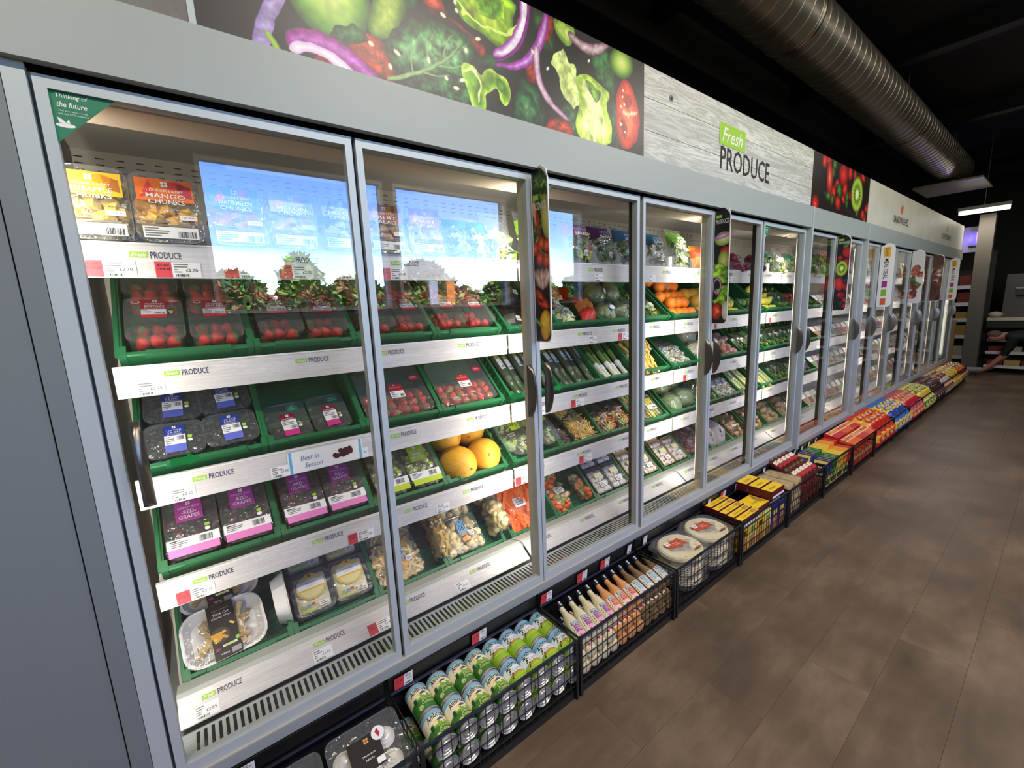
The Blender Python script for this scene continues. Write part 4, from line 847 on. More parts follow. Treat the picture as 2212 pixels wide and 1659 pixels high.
ROCKET = salad('rocket_bag', C_(98, 30, 100, .35), 'WILD', 'ROCKET', DG, 4, s=.026)
SPIN = salad('spinach_bag', C_(64, 112, 140, .35), 'BABY', 'SPINACH', DG+[C_(60, 104, 60)], 5, s=.03)
PEASH = salad('leaf_salad_bag', C_(58, 128, 146, .35), 'LEAF', 'SALAD', [C_(206, 196, 190), C_(150, 160, 120), C_(90, 110, 70)], 6)
BABY = salad('baby_leaf_bag', C_(108, 156, 60, .35), 'BABY', 'LEAF', WG+LG, 7, .23)
STIR = bag('orange_stew_bag', .15, .15, .06, [], ((.0, .5, C_(240, 150, 40, .3)), (.5, .8, C_(226, 84, 30, .3)), (.8, 1, C_(240, 150, 60, .3))), None, 8)
HERB = bag('herb_bag', .12, .17, .035, [stuff(heap(60, .09, .11, .028, leafy(LG, .024), 9))], ((.7, .95, C_(60, 140, 110, .35)),), None, 9)
TALLG = bag('spring_green_bag', .10, .22, .05, [stuff(heap(60, .075, .16, .04, leafy(WG+LG, .03), 10))], ((.55, .8, C_(130, 176, 60, .35)),), None, 10)
CRESS = bag('clear_salad_bag', .14, .2, .04, [stuff(heap(50, .1, .1, .03, leafy(LG+WG, .028), 11))], (), white_tag(0, .05), 11)
# tubs of cut fruit on the top shelf
def fruit_label(cols, w1, dark):
    s = MB(); s.r2(-.055, .055, .10, .155, cols[0], 1, 2); s.p2([(-.05, .105), (-.03, .15), (-.02, .12)], cols[1], 2); s.p2([(.02, .15), (.05, .14), (.052, .11), (.03, .115)], cols[2], 2); s.e2(.02, .14, .018, .012, cols[1], 2)
    coop(s, 0, .142, .014, WHITE, 4); s.t2('1 OF YOUR 5 A DAY', 0, .126, .07, .006, WHITE, 4); s.t2(w1, 0, .113, .075, .011, WHITE, 4, .02); s.t2('CHUNKS' if w1 != 'FRUIT' else 'SALAD', 0, .0985, .07, .011, WHITE, 4, .02)
    s.r2(.02, .055, .055, .067, PAPER, 2).t2('07 JUN', .04, .061, .022, .005, INK, 3); s.t2('300g', .035, .075, .02, .006, dark, 3)
    s.lines(-.052, .05, .038, .05, GTXT, 2, 2).r2(-.053, .053, .008, .036, PAPER, 1, 2).lines(-.05, .0, .012, .033, GTXT, 2, 4).bars(.012, .048, .01, .026, INK, 2, 18); return s.mesh('fruit_tub_label')
def chunks(cols, n=30, sd=3): return ('fruit_chunks', heap(n, .105, .135, .035, lambda b, p, q: b.box(-.014, .014, -.011, .011, -.01, .01, q.choice(cols), Matrix.Translation(p) @ rot(q, .7)), sd), TR(0, .016, .006), {'kind': 'stuff'})
def ftub(name, cols, w1, ch, dark=INK): return tub(name, .132, .172, .05, [chunks(ch)], fruit_label(cols, w1, dark), cat='tub', r=.024)
FT = [ftub('pineapple_tub', (C_(228, 170, 40, .4), C_(214, 140, 24, .4), C_(150, 92, 30, .4)), 'PINEAPPLE', [C_(232, 200, 90), C_(222, 186, 70)]),
      ftub('mango_tub', (C_(226, 110, 44, .4), C_(206, 60, 60, .4), C_(180, 40, 60, .4)), 'MANGO', [C_(238, 186, 60), C_(226, 166, 44)]),
      ftub('watermelon_tub', (C_(60, 130, 110, .4), C_(210, 70, 90, .4), C_(40, 100, 90, .4)), 'WATERMELON', [C_(206, 60, 70), C_(190, 46, 60)]),
      ftub('melon_tub', (C_(170, 170, 150, .4), C_(210, 140, 80, .4), C_(120, 140, 90, .4)), 'MELON', [C_(222, 160, 90), C_(196, 200, 130)]),
      ftub('melon_grape_tub', (C_(150, 160, 150, .4), C_(90, 60, 100, .4), C_(180, 190, 120, .4)), 'MELON', [C_(210, 206, 150), C_(80, 50, 80)]),
      ftub('mixed_fruit_tub', (C_(160, 40, 40, .4), C_(200, 120, 40, .4), C_(110, 20, 40, .4)), 'FRUIT', [C_(200, 150, 60), C_(140, 30, 40)]),
      ftub('fruit_salad_tub', (C_(176, 60, 80, .4), C_(206, 140, 60, .4), C_(130, 40, 90, .4)), 'FRUIT', [C_(206, 60, 60), C_(230, 190, 90), C_(80, 40, 70)])]
UP = lambda x, y=.19, z=ZS[0]-.011, a=76, rz=0: TR(x, y, z) @ RZ(rz) @ RX(a)
for x, i, lb in ((-.122, 0, 'clear tub of pineapple chunks with yellow label, top shelf'), (.012, 1, 'clear tub of mango chunks with orange label, top shelf'), (.155, 2, 'clear tub of watermelon chunks behind the mirrored sky, top shelf'), (.29, 3, 'clear tub of melon chunks with pale label, top shelf'), (.425, 4, 'clear tub of melon and grape, beside the first mullion'), (.56, 5, 'dark red mixed fruit tub just past the first mullion'), (.70, 6, 'clear fruit salad tub with pink label, top shelf')):
    put(FT[i], UP(x), lb, 'fruit tubs on the top shelf')
put(FT[0], UP(-.115, .26), 'second pineapple tub standing behind the front pineapple tub', 'fruit tubs on the top shelf')
for x, t, lb, y in ((.84, HERB, 'small herb bag in the sky reflection next to the fruit salad tub', .19), (.93, HERB, 'second small herb bag along the top shelf', .2), (1.03, CRESS, 'clear salad bag behind the second door', .19), (1.175, TALLG, 'tall bag of spring greens beside the carrot blade sign', .18),
    (1.46, BSALAD, 'pink printed bistro salad bag on the top shelf', .18), (1.64, ROCKET, 'purple printed wild rocket bag on the top shelf', .19), (1.82, SPIN, 'blue printed baby spinach bag on the top shelf', .19), (2.06, PEASH, 'teal printed leaf salad bag beside the third mullion', .19), (2.27, BABY, 'green printed baby leaf bag standing tallest on the top shelf', .18), (2.50, STIR, 'orange printed bag beside the baby leaf bag', .19),
    (2.70, CRESS, 'clear salad bag behind the second blade sign, top shelf', .2)):
    put(t, UP(x, y), lb, 'bags on the top shelf')
REDON = bag('red_onion_bag', .2, .13, .07, [stuff(heap(16, .15, .09, .05, balls([C_(122, 30, 60), C_(150, 50, 80), C_(96, 20, 46)], .026), 12))], (), None, 12)
for k, x in enumerate((2.95, 3.2)): put(REDON, UP(x, .19, a=60), 'film bag of red onions on the top shelf, %s of two' % ORD[k], 'red onion bags')
for k, x in enumerate((3.45, 3.65, 3.85, 4.05)): put(CRESS if k % 2 else HERB, UP(x, .19), 'bagged lettuce on the top shelf past the red onions, %s along' % ORD[k], 'bagged lettuce')
for k, x in enumerate((4.25, 4.45, 4.65)): put(TALLG, UP(x, .19), 'bag of leafy greens beside the kiwi blade sign, %s along' % ORD[k], 'bags of greens past the kiwi sign')

# ------------------------------------------------------------------ crates, shelf by shelf
P2 = lambda M, u, v, n, a=0, rz=0, ry=0: M @ TR(u, v, n) @ RZ(rz) @ RX(a) @ RY(ry)
cn = 0
for k in range(4):
    M = crate(1, k, 'strawberry punnets, %s from the side panel' % ORD[k])
    for j, (u, v, n) in enumerate(((-.068, .022, -.088), (.068, .018, -.088), (-.068, .205, -.08), (.068, .202, -.08))):
        put(STRAW, P2(M, u, v, n, rz=rnd.uniform(-2, 2)), 'strawberry punnet with red label, %s in the %s strawberry crate' % (('front row first', 'front row second', 'back row first', 'back row second')[j], ORD[k]), 'strawberry punnets')
M = crate(2, 0, 'blueberry tubs')
for j, (u, v, n) in enumerate(((-.07, .022, -.05), (.07, .03, -.05), (-.068, .148, -.05), (.068, .155, -.05))):
    put(BLUE, P2(M, u, v, n, rz=(0, 3, -2, 4)[j]), 'blueberry tub with blue label, %s' % ('front row nearest the handle', 'front row beside the cherry crate', 'back row above the handle', 'back row beside the cherry crate')[j], 'blueberry tubs')
M = crate(2, 1, 'cherry punnets')
for j, u in enumerate((-.072, .06)): put(CHER, P2(M, u, .02+.01*j, -.085, rz=3), 'cherry punnet with pink label and green sticker, %s of two' % ORD[j], 'cherry punnets')
for k in (2, 3):
    M = crate(2, k, 'loose strawberries under film, %s the mullion' % ('behind' if k == 2 else 'past')); put(BIGS, P2(M, 0, .02, -.075), 'wide strawberry tray under film, %s' % ('behind the first door mullion' if k == 2 else 'beside the cucumber crate'), 'strawberry trays')
for k in (0, 1):
    M = crate(3, k, 'red grape punnets, %s from the side panel' % ORD[k])
    for j, u in enumerate((-.068, .068)):
        put(REDG, P2(M, u, .012, -.08), 'seedless red grape punnet, %s from the side panel' % ORD[2*k+j], 'red grape punnets')
M = crate(3, 2, 'green grape punnets')
for j, u in enumerate((-.068, .068)): put(GRNG, P2(M, u, .012, -.08), 'seedless green grape punnet %s the mullion' % ('behind', 'just past')[j], 'green grape punnets')
MEL = mat('honeydew_rind', (238, 176, 48), .5, var=.1, vscale=12, bump=.25, bscale=30, stretch=(6, 6, 1)); STK = C_(240, 240, 236)
def melon():
    b = MB(); n = 20
    b.lathe([(max(.0008, .069*math.sin(PI*j/14)**.92), -.08*math.cos(PI*j/14)) for j in range(15)], n, MEL)
    s = MB().e2(0, 0, .011, .015, STK, 0).e2(0, 0, .006, .008, C_(150, 170, 190), 1); s.warp(lambda x, y, z: (x, -(.0685-.25*(x*x+y*y)/.069)-.001-z, y+.01))
    return T('honeydew_melon', 'melon', [('rind', b.mesh('melon_rind', 60)), ('stem_scar', MB().lathe([(.001, .079), (.006, .0795), (.005, .082), (.001, .0825)], 8, C_(150, 110, 50)).mesh('melon_scar')), ('fruit_sticker', s.mesh('melon_sticker'), RZ(40))])
MELON = melon(); M = crate(3, 3, 'yellow melons')
for j, (u, v, n, a, b_) in enumerate(((-.062, .08, -.02, 50, 10), (.07, .085, -.015, 30, -14), (-.07, .235, -.015, 85, 30), (.07, .24, -.02, 60, -30))):
    put(MELON, P2(M, u, v, n, a, 0, b_) @ Matrix.Diagonal((1.1, 1.1, 1.1, 1)), 'yellow honeydew melon, %s' % ('front of the crate nearest the green grapes', 'front of the crate nearest the door post', 'back of the crate nearest the green grapes', 'back of the crate nearest the door post')[j], 'honeydew melons')
M = crate(4, 0, 'chunky chips trays')
put(CHIPS, P2(M, -.03, .012, -.035, rz=3) @ Matrix.Diagonal((1.15, 1.1, 1, 1)), 'tray of chunky chips in black sleeve, front of the crate', 'chips trays'); put(CHIPS, P2(M, -.03, .185, -.055, rz=2) @ Matrix.Diagonal((1.15, 1.1, 1, 1)), 'tray of chunky chips in black sleeve, behind the front tray', 'chips trays'); put(CHIPS, P2(M, .115, .1, .0, 0, 0, 84) @ TR(0, -.06, 0), 'tray of chunky chips standing on edge', 'chips trays')
M = crate(4, 1, 'mash trays')
for j, (u, v, n) in enumerate(((-.068, .03, -.05), (.068, .03, -.05), (-.068, .195, -.06), (.068, .195, -.06))): put(MASH, P2(M, u, v, n), 'tray of mashed potato, %s' % ('front nearest the chips', 'front nearest the fries', 'back nearest the chips', 'back nearest the fries')[j], 'mash trays')
M = crate(4, 2, 'french fries trays')
for j, (u, v, n, ry) in enumerate(((-.048, .02, -.05, 0), (-.048, .19, -.055, 0), (.118, .04, -.005, 82), (.118, .21, -.005, 80))): put(FRIES, P2(M, u, v, n, 0, 0, ry), 'tray of french fries with blue 12 label, %s' % ('lying in front', 'lying behind', 'on edge in front', 'on edge behind')[j], 'fries trays')
M = crate(4, 3, 'roast potato trays')
for j, (u, v, n, ry) in enumerate(((-.046, .02, -.05, 0), (-.046, .19, -.055, 0), (.118, .04, -.005, 82), (.118, .21, -.005, 80))): put(ROAST, P2(M, u, v, n, 0, 0, ry), 'tray of roast potatoes with blue 06 label, %s' % ('lying in front', 'lying behind', 'on edge in front', 'on edge behind')[j], 'roast potato trays')
# second bay
BLKB = bag('black_printed_bag', .13, .17, .05, [], ((0, .25, C_(30, 30, 30, .25)), (.25, .5, C_(70, 70, 66, .25)), (.5, 1, C_(24, 24, 24, .25))), white_tag(.02, .05), 20)
M = crate(1, 4, 'black printed bags')
for j, (u, v) in enumerate(((-.07, .02), (.06, .03), (0, .18))): put(BLKB, P2(M, u, v, -.06+.02*(j == 2)), 'shiny black printed bag on the second shelf, %s' % ('first beside the post', 'second beside the post', 'lying behind')[j], 'black printed bags')
CRSAL = bag('crisp_salad_bag', .16, .2, .06, [stuff(heap(130, .12, .12, .045, leafy(WG, .028), 21))], ((.62, .95, C_(206, 76, 60, .35)),), lambda s: (s.t2('SALAD', 0, .118, .07, .016, WHITE, 1, .02), white_tag(.03, .05)(s)), 21)
REDB = bag('red_printed_bag', .1, .22, .05, [], ((0, .35, C_(214, 50, 40, .3)), (.35, .6, C_(240, 150, 70, .3)), (.6, 1, C_(206, 40, 40, .3))), None, 22)
M = crate(1, 5, 'salad bags'); put(CRSAL, P2(M, -.06, .02, -.07), 'crisp salad bag with red top lying in second shelf crate'); put(REDB, P2(M, .1, .02, -.03, 0, -14), 'red and orange printed bag beside the crisp salad', None); put(CRSAL, P2(M, -.05, .2, -.05), 'crisp salad bag half hidden under the top shelf')
GLT = mat('iceberg_leaf', (140, 158, 92), .5, var=.3, vscale=20, bump=1., bscale=16); GLD = mat('broccoli_green', (104, 128, 70), .6, var=.35, vscale=40, bump=1., bscale=60)
def head(name, m, r, sc, label_on=True):
    q = random.Random(5); b = MB(); b.ball((0, 0, 0), r*.9, m, 14, 9, sc)
    for i in range(46):                                     # overlapping outer leaves
        t = math.acos(q.uniform(-.6, 1)); a = q.uniform(0, 2*PI); n = Vector((math.sin(t)*math.cos(a), math.sin(t)*math.sin(a), math.cos(t)))
        M = Matrix.Translation(Vector((n.x*sc[0], n.y*sc[1], n.z*sc[2]))*r*q.uniform(.9, .98)) @ n.to_track_quat('Z', 'Y').to_matrix().to_4x4() @ Matrix.Rotation(q.uniform(0, 6), 4, 'Z'); z = r*q.uniform(.3, .5)
        b.add([M @ Vector(v) for v in ((-z, 0, -z*.3), (-.4*z, -z*.7, -z*.1), (.5*z, -z*.6, 0), (z, 0, z*.15), (.5*z, z*.6, 0), (-.4*z, z*.7, -z*.1), (0, 0, z*.12))], [(0, 1, 6), (1, 2, 6), (2, 3, 6), (3, 4, 6), (4, 5, 6), (5, 0, 6)], m)
    parts = [('leaves', b.mesh(name+'_leaves', 70))]; f = MB().ball((0, 0, 0), r*1.1, FILM, 14, 9, sc); f.v = [tuple(Vector(p)*(1+q.uniform(-.05, .05))) for p in f.v]; parts.append(('film_wrap', f.mesh(name+'_film', 70)))
    if label_on: parts.append(('printed_label', MB().e2(0, 0, r*.38, r*.3, C_(90, 110, 120), 0).e2(0, 0, r*.3, r*.22, PAPER, 1).mesh(name+'_label'), TR(0, -r*.3*sc[1], r*1.1*sc[2]) @ RX(12)))
    return T(name, 'vegetable', parts)
ICE = head('wrapped_lettuce', GLT, .062, (1, 1, .95)); BRO = head('wrapped_broccoli', GLD, .07, (1, 1.1, .85), False)
M = crate(1, 6, 'wrapped lettuces')
for j, (u, v, n) in enumerate(((-.07, .07, -.02), (.07, .075, -.02), (-.06, .2, .0), (.075, .21, 0), (0, .32, 0))): put(ICE, P2(M, u, v, n, 10*j, 20*j), 'round lettuce wrapped in film, %s' % ('front nearest the red bag', 'front nearest the bagged lettuce', 'second row nearest the red bag', 'second row nearest the bagged lettuce', 'at the back under the top shelf')[j], 'wrapped lettuces')
ROM = bag('romaine_bag', .12, .24, .07, [stuff(heap(110, .09, .19, .05, leafy(WG+LG, .036), 23))], (), white_tag(.0, .17), 23)
M = crate(1, 7, 'romaine lettuce bags')
for j, u in enumerate((-.07, .06)): put(ROM, P2(M, u, .03, -.07, 0, 4*j), 'bag of romaine lettuce beside the oranges, %s of two' % ORD[j], 'romaine bags')
ORA = mat('orange_peel', (240, 130, 24), .45, var=.08, vscale=30, bump=.3, bscale=220); GRF = mat('grapefruit_peel', (240, 176, 52), .45, bump=.3, bscale=220); LEM = mat('lemon_peel', (226, 212, 78), .45, bump=.3, bscale=200); LMG = mat('lime_peel', (70, 110, 40), .4, bump=.3, bscale=200); TOM = mat('tomato_skin', (206, 62, 40), .25)
def fruit(name, m, r, sc=(1, 1, 1), cat='fruit', tip=0):
    b = MB().ball((0, 0, 0), r, m, 14, 10, sc)
    if tip: b.v = [(x, y, z*(1+tip*(abs(z)/(r*sc[2]))**6)) for x, y, z in b.v]
    return T(name, cat, [('peel', b.mesh(name, 60)), ('navel', MB().lathe([(.0005, -.0004), (.0035, 0), (.002, .0012), (.0005, .0015)], 7, C_(150, 120, 50)).mesh(name+'_navel'), TR(0, 0, r*sc[2]*(1+tip)-.0006))])
ORNG = fruit('orange', ORA, .038); GRFT = fruit('grapefruit', GRF, .045); LEMO = fruit('lemon', LEM, .028, (1, 1, 1.2), tip=.12); LIMEF = fruit('avocado', LMG, .032, (1, 1, 1.3)); TOMF = fruit('tomato', TOM, .03, (1, 1, .88))
def pile(M, t, nu, nv, du, dv, lab, grp, n0=-.05, seed=1):
    q = random.Random(seed); i = 0
    for b_ in range(nv):
        for a in range(nu-(b_ % 2)):
            put(t, P2(M, (a-(nu-1)/2+.5*(b_ % 2))*du, .045+b_*dv, n0+.012*b_+.02*(b_ % 2), q.uniform(0, 180), q.uniform(0, 360)), lab % ORD[i], grp); i += 1
M = crate(1, 8, 'oranges'); pile(M, ORNG, 4, 5, .072, .066, 'loose orange, %s from the front of its crate', 'loose oranges', -.03)
put(T('fruit_card', 'label', [('card', MB().r2(-.02, .02, -.028, .028, C_(150, 70, 50), 1).e2(0, .005, .017, .017, WHITE, 2, 8).e2(0, .005, .01, .01, C_(120, 130, 190), 3, 8).mesh('fruit_card'))]), P2(M, -.05, .2, .05), 'small white badge card standing among the oranges')
M = crate(1, 9, 'grapefruit'); pile(M, GRFT, 3, 3, .09, .08, 'yellow grapefruit, %s from the front of its crate', 'loose grapefruit', -.04, 2)
M = crate(1, 10, 'lemons past the second blade sign'); pile(M, LEMO, 5, 4, .056, .052, 'lemon past the second blade sign, %s from the front', 'lemons nearest the second sign', -.05, 3)
M = crate(1, 11, 'avocados'); pile(M, LIMEF, 4, 2, .07, .066, 'dark green avocado, %s from the front of its crate', 'avocados', -.06, 4)
M = crate(1, 12, 'lemons behind the sixth door'); pile(M, LEMO, 5, 4, .056, .06, 'lemon behind the sixth door, %s from the front', 'lemons behind the sixth door', -.045, 5)
# cucumbers, leeks and bagged vegetables on the third shelf
CUC = mat('cucumber_skin', (50, 74, 36), .35, var=.35, vscale=40, stretch=(3, .4, 3))
cu = MB().tube([(0, 0, 0), (0, .01, 0), (.001, .04, .001), (0, .2, .003), (-.001, .33, .002), (0, .36, .001), (0, .372, 0)], [.004, .014, .019, .02, .018, .011, .004], CUC, 10)
cf = MB().tube([(0, -.004, 0), (0, .01, 0), (0, .2, .003), (0, .36, .001), (0, .385, 0)], [.006, .018, .0215, .0195, .008], FILM, 10)
cl = MB(); cl.r2(-.012, .012, .17, .235, PAPER, 0, 4).bars(-.009, .009, .178, .19, INK, 1, 10).r2(-.012, .012, .235, .26, C_(150, 164, 90), 0, 4); cl.warp(lambda x, y, z: (.0222*math.sin(x/.022), y, .0222*math.cos(x/.022)+.003+z))
CUCU = T('cucumber', 'cucumber', [('skin', cu.mesh('cucumber_skin', 60)), ('film_sleeve', cf.mesh('cucumber_film', 60)), ('printed_label', cl.mesh('cucumber_label'))])
for k, where in ((4, 'beside the first door post'), (5, 'behind the third door handle')):
    M = crate(2, k, 'cucumbers %s' % where)
    for j in range(6): put(CUCU, P2(M, -.118+.046*j, .01, -.055+.014*(j % 2), 0, 3-1.5*j, 8*j-20), 'film wrapped cucumber %s, %s along' % (where, ORD[j]), 'cucumbers '+where)
LW, LGc, LDc = C_(232, 232, 206, .45), C_(160, 184, 90, .45), C_(76, 112, 54, .5)
def leek():
    b = MB().tube([(0, .0, 0), (0, .012, 0), (0, .05, 0), (0, .12, 0)], [.008, .016, .014, .013], LW, 8).tube([(0, .12, 0), (0, .2, .002)], [.013, .015], LGc, 8).tube([(0, .2, .002), (0, .27, .003)], [.015, .018], LDc, 8)
    L = MB()
    for i in range(5):
        a = (i-2)*.16; L.tube([(0, .25, .003), (math.sin(a)*.06, .32, .006+.004*i), (math.sin(a)*.12, .375, .002*i)], [.012, .010, .003], LDc, 4)
    return T('leek', 'leek', [('stalk', b.mesh('leek_stalk', 60)), ('leaves', L.mesh('leek_leaves', 60)), ('paper_band', MB().tube([(0, .085, 0), (0, .115, 0)], .0165, PAPER, 10).mesh('leek_band'))])
LEEK = leek(); M = crate(2, 6, 'leeks')
for j in range(6): put(LEEK, P2(M, -.11+.044*j, .012+.01*(j % 2), -.06+.012*(j % 2), 0, 2-j), 'leek with white base and green leaves, %s along its crate' % ORD[j], 'leeks')
YC = [C_(240, 206, 110), C_(232, 190, 86), C_(244, 222, 150)]
PARS = bag('yellow_sprout_bag', .2, .27, .07, [stuff(heap(240, .165, .2, .056, sticks(YC, .08, .007, .5, 1.4), 30))], ((.0, .12, FILM),), white_tag(-.01, .1, .02, .05), 30)
M = crate(2, 7, 'yellow bagged vegetables'); put(PARS, P2(M, -.03, .02, -.06), 'knotted film bag of yellow baby corn behind the third mullion'); put(PARS, P2(M, .02, .16, -.03, 0, 8), 'second bag of yellow baby corn lying behind the first')
SPR = [C_(224, 222, 208), C_(200, 198, 180), C_(150, 146, 120)]
SPRO = bag('bean_sprout_bag', .115, .24, .045, [stuff(heap(200, .09, .15, .035, sticks(SPR, .045, .004), 31))], (), lambda s: (white_tag(0, .11, .045, .045)(s), s.r2(-.015, .015, .17, .2, C_(214, 50, 60), 1)), 31)
M = crate(2, 8, 'stir fry sprout bags')
for j, u in enumerate((-.07, .05)): put(SPRO, P2(M, u, .02, -.06, 0, 3), 'bag of bean sprouts with red top, %s of two below the oranges' % ORD[j], 'sprout bags')
CAUL = head('cauliflower', mat('cauliflower_white', (226, 220, 186), .6, var=.2, vscale=40, bump=1., bscale=50), .075, (1, 1, .85), False)
M = crate(2, 9, 'cauliflowers')
for j, (u, v) in enumerate(((-.07, .09), (.075, .1), (0, .25))): put(CAUL, P2(M, u, v, -.02), 'cauliflower in film beside the second blade sign, %s' % ('front first', 'front second', 'at the back')[j], 'cauliflowers')
PINK = bag('red_potato_bag', .2, .26, .09, [stuff(heap(45, .17, .21, .07, balls([C_(206, 140, 120), C_(190, 116, 104), C_(222, 170, 150)], .022, (1, 1, 1.2)), 32))], (), white_tag(.06, .06, .03, .04), 32)
M = crate(2, 10, 'pink skinned potatoes'); put(PINK, P2(M, -.01, .02, -.07), 'film bag of pink skinned potatoes beside the fifth door handle')
GRB = bag('green_vegetable_bag', .135, .26, .07, [stuff(heap(130, .105, .21, .055, leafy(DG+LG+WG[:1], .034), 33))], (), white_tag(.02, .05), 33)
for k, wh in ((11, 'past the pink potatoes'), (12, 'behind the sixth door'), (13, 'beside the sixth door handle')):
    M = crate(2, k, 'bagged greens %s' % wh)
    for j, u in enumerate((-.07, .07)): put(GRB, P2(M, u, .02, -.06), 'bag of green vegetables %s, %s of two' % (wh, ORD[j]), 'bags of greens '+wh)
# fourth shelf, second bay onwards
BOWL = T('salad_bowl', 'bowl', [('bowl', MB().loft([[(x*f, .12+(y-.12)*f, z) for x, y, z in rrect(.15, .24, .07, 0, .12, 6)] for f, z in ((.75, 0),)]+[rrect(.15, .24, .072, .05, .12, 6), rrect(.16, .25, .078, .052, .12, 6), rrect(.16, .25, .078, .058, .12, 6)], PLAST, True, False).mesh('salad_bowl', 40)),
    ('contents', heap(60, .11, .18, .045, leafy(LG+WG, .028), 40), TR(0, .03, .004), {'kind': 'stuff'}), ('film_lid', MB().loft([[(x*f, .12+(y-.12)*f, .058+.012*(1-f)) for x, y, z in rrect(.16, .25, .078, 0, .12, 6)] for f in (1, .8, .4, .1)], FILM, False, True).mesh('bowl_lid', 60)),
    ('printed_label', MB().r2(-.005, .05, .12, .19, C_(186, 206, 40), 1).t2('03', .012, .16, .026, .03, INK, 2, .01).r2(.034, .037, .13, .18, INK, 2).r2(-.05, .01, .085, .12, C_(60, 66, 50), 1).t2('CRUNCHY', -.02, .108, .045, .007, WHITE, 2).t2('SALAD', -.02, .096, .035, .007, WHITE, 2).mesh('bowl_label'), TR(0, 0, .072))])
M = crate(3, 4, 'oval salad bowls')
for j, u in enumerate((-.07, .085)): put(BOWL, P2(M, u, .03, -.055+.02*j, 0, 6), 'oval salad bowl with lime 03 label, %s the door post' % ('before', 'behind')[j], 'salad bowls')
TEAL = C_(22, 84, 86, .35)
EGG = bag('egg_noodle_bag', .14, .25, .05, [stuff(heap(420, .115, .14, .04, sticks([C_(232, 200, 120), C_(214, 176, 96)], .045, .0025), 41))], ((.52, 1, TEAL),), lambda s: (s.t2('EGG', 0, .165, .05, .02, C_(214, 190, 60), 1, .01), s.t2('NOODLES', 0, .143, .06, .008, C_(214, 190, 60), 1)), 41)
RICEN = bag('dark_noodle_bag', .13, .25, .04, [stuff(heap(90, .11, .14, .03, sticks([C_(120, 96, 84), C_(90, 70, 62)], .05, .003), 42))], ((.45, 1, C_(18, 44, 56, .35)),), None, 42)
M = crate(3, 5, 'noodle bags'); put(RICEN, P2(M, -.09, .01, -.08), 'dark printed noodle bag beside the egg noodles'); put(EGG, P2(M, .06, .02, -.05, 0, 6), 'egg noodle bag with teal print'); put(EGG, P2(M, .02, .2, -.03, 0, 30), 'egg noodle bag lying behind at an angle')
SFRY = bag('stir_fry_bag', .13, .25, .055, [stuff(heap(260, .105, .135, .045, sticks([C_(226, 140, 80), C_(222, 206, 170), C_(170, 186, 90), C_(120, 70, 90)], .04, .0035), 43))], ((.5, 1, C_(20, 76, 64, .35)),), None, 43)
M = crate(3, 6, 'stir fry vegetable bags')
for j, u in enumerate((-.07, .07)): put(SFRY, P2(M, u, .02+.015*j, -.06), 'stir fry vegetable bag with green print, %s of two' % ORD[j], 'stir fry bags')
BCORN = tub('baby_corn_tray', .125, .16, .045, [('contents', heap(80, .1, .13, .03, sticks(YC+LG[:1], .06, .006, .3, 1.57), 44), TR(0, .014, .005), {'kind': 'stuff'})], MB().r2(-.03, .03, .095, .13, C_(190, 180, 60), 1).r2(-.04, .04, .05, .08, PAPER, 1).bars(0, .035, .055, .07, INK).mesh('corn_label'), cat='tray')
M = crate(3, 7, 'baby corn trays')
for j, (u, v) in enumerate(((-.068, .02), (.068, .02), (-.068, .19), (.068, .19))): put(BCORN, P2(M, u, v, -.055), 'tray of baby corn and beans, %s' % ('front before the third mullion', 'front past the third mullion', 'back before the third mullion', 'back past the third mullion')[j], 'baby corn trays')
M = crate(3, 8, 'wrapped broccoli')
for j, (u, v, n) in enumerate(((-.06, .08, -.02), (.075, .095, -.01), (-.05, .22, 0), (.08, .24, 0))): put(BRO, P2(M, u, v, n, 0, 30*j), 'head of broccoli in film, %s' % ('front first', 'front second', 'back first', 'back second')[j], 'wrapped broccoli')
for row, k, wh in ((3, 9, 'curly kale beside the second post'), (3, 13, 'herbs behind the sixth door'), (1, 13, 'mixed leaves behind the sixth door'), (2, 14, 'spinach behind the seventh door')):
    M = crate(row, k, wh)
    for j, u in enumerate((-.07, .07)): put(GRB, P2(M, u, .02, -.06), 'bag of %s, %s of two' % (wh, ORD[j]), 'bags of '+wh)
M = crate(3, 10, 'sprout packs')
for j, u in enumerate((-.09, 0, .09)): put(SPRO, P2(M, u, .02, -.06), 'small bean sprout pack below the pink potatoes, %s of three' % ORD[j], 'sprout packs below the pink potatoes')
CEL = [C_(196, 206, 120), C_(170, 188, 92), C_(214, 220, 160)]
CELB = bag('celery_bag', .1, .3, .06, [stuff(heap(34, .075, .26, .045, sticks(CEL, .18, .008, .08, 1.57), 45), TR(0, .01, .004))], (), lambda s: (s.r2(-.03, .03, .19, .22, C_(120, 90, 80), 1), white_tag(0, .15, .04, .03)(s)), 45)
for k, wh in ((11, 'before the fifth mullion'), (12, 'past the fifth mullion')):
    M = crate(3, k, 'celery %s' % wh)
    for j, u in enumerate((-.08, .05)): put(CELB, P2(M, u, .01, -.06, 0, 4), 'film bag of celery %s, %s of two' % (wh, ORD[j]), 'celery '+wh)
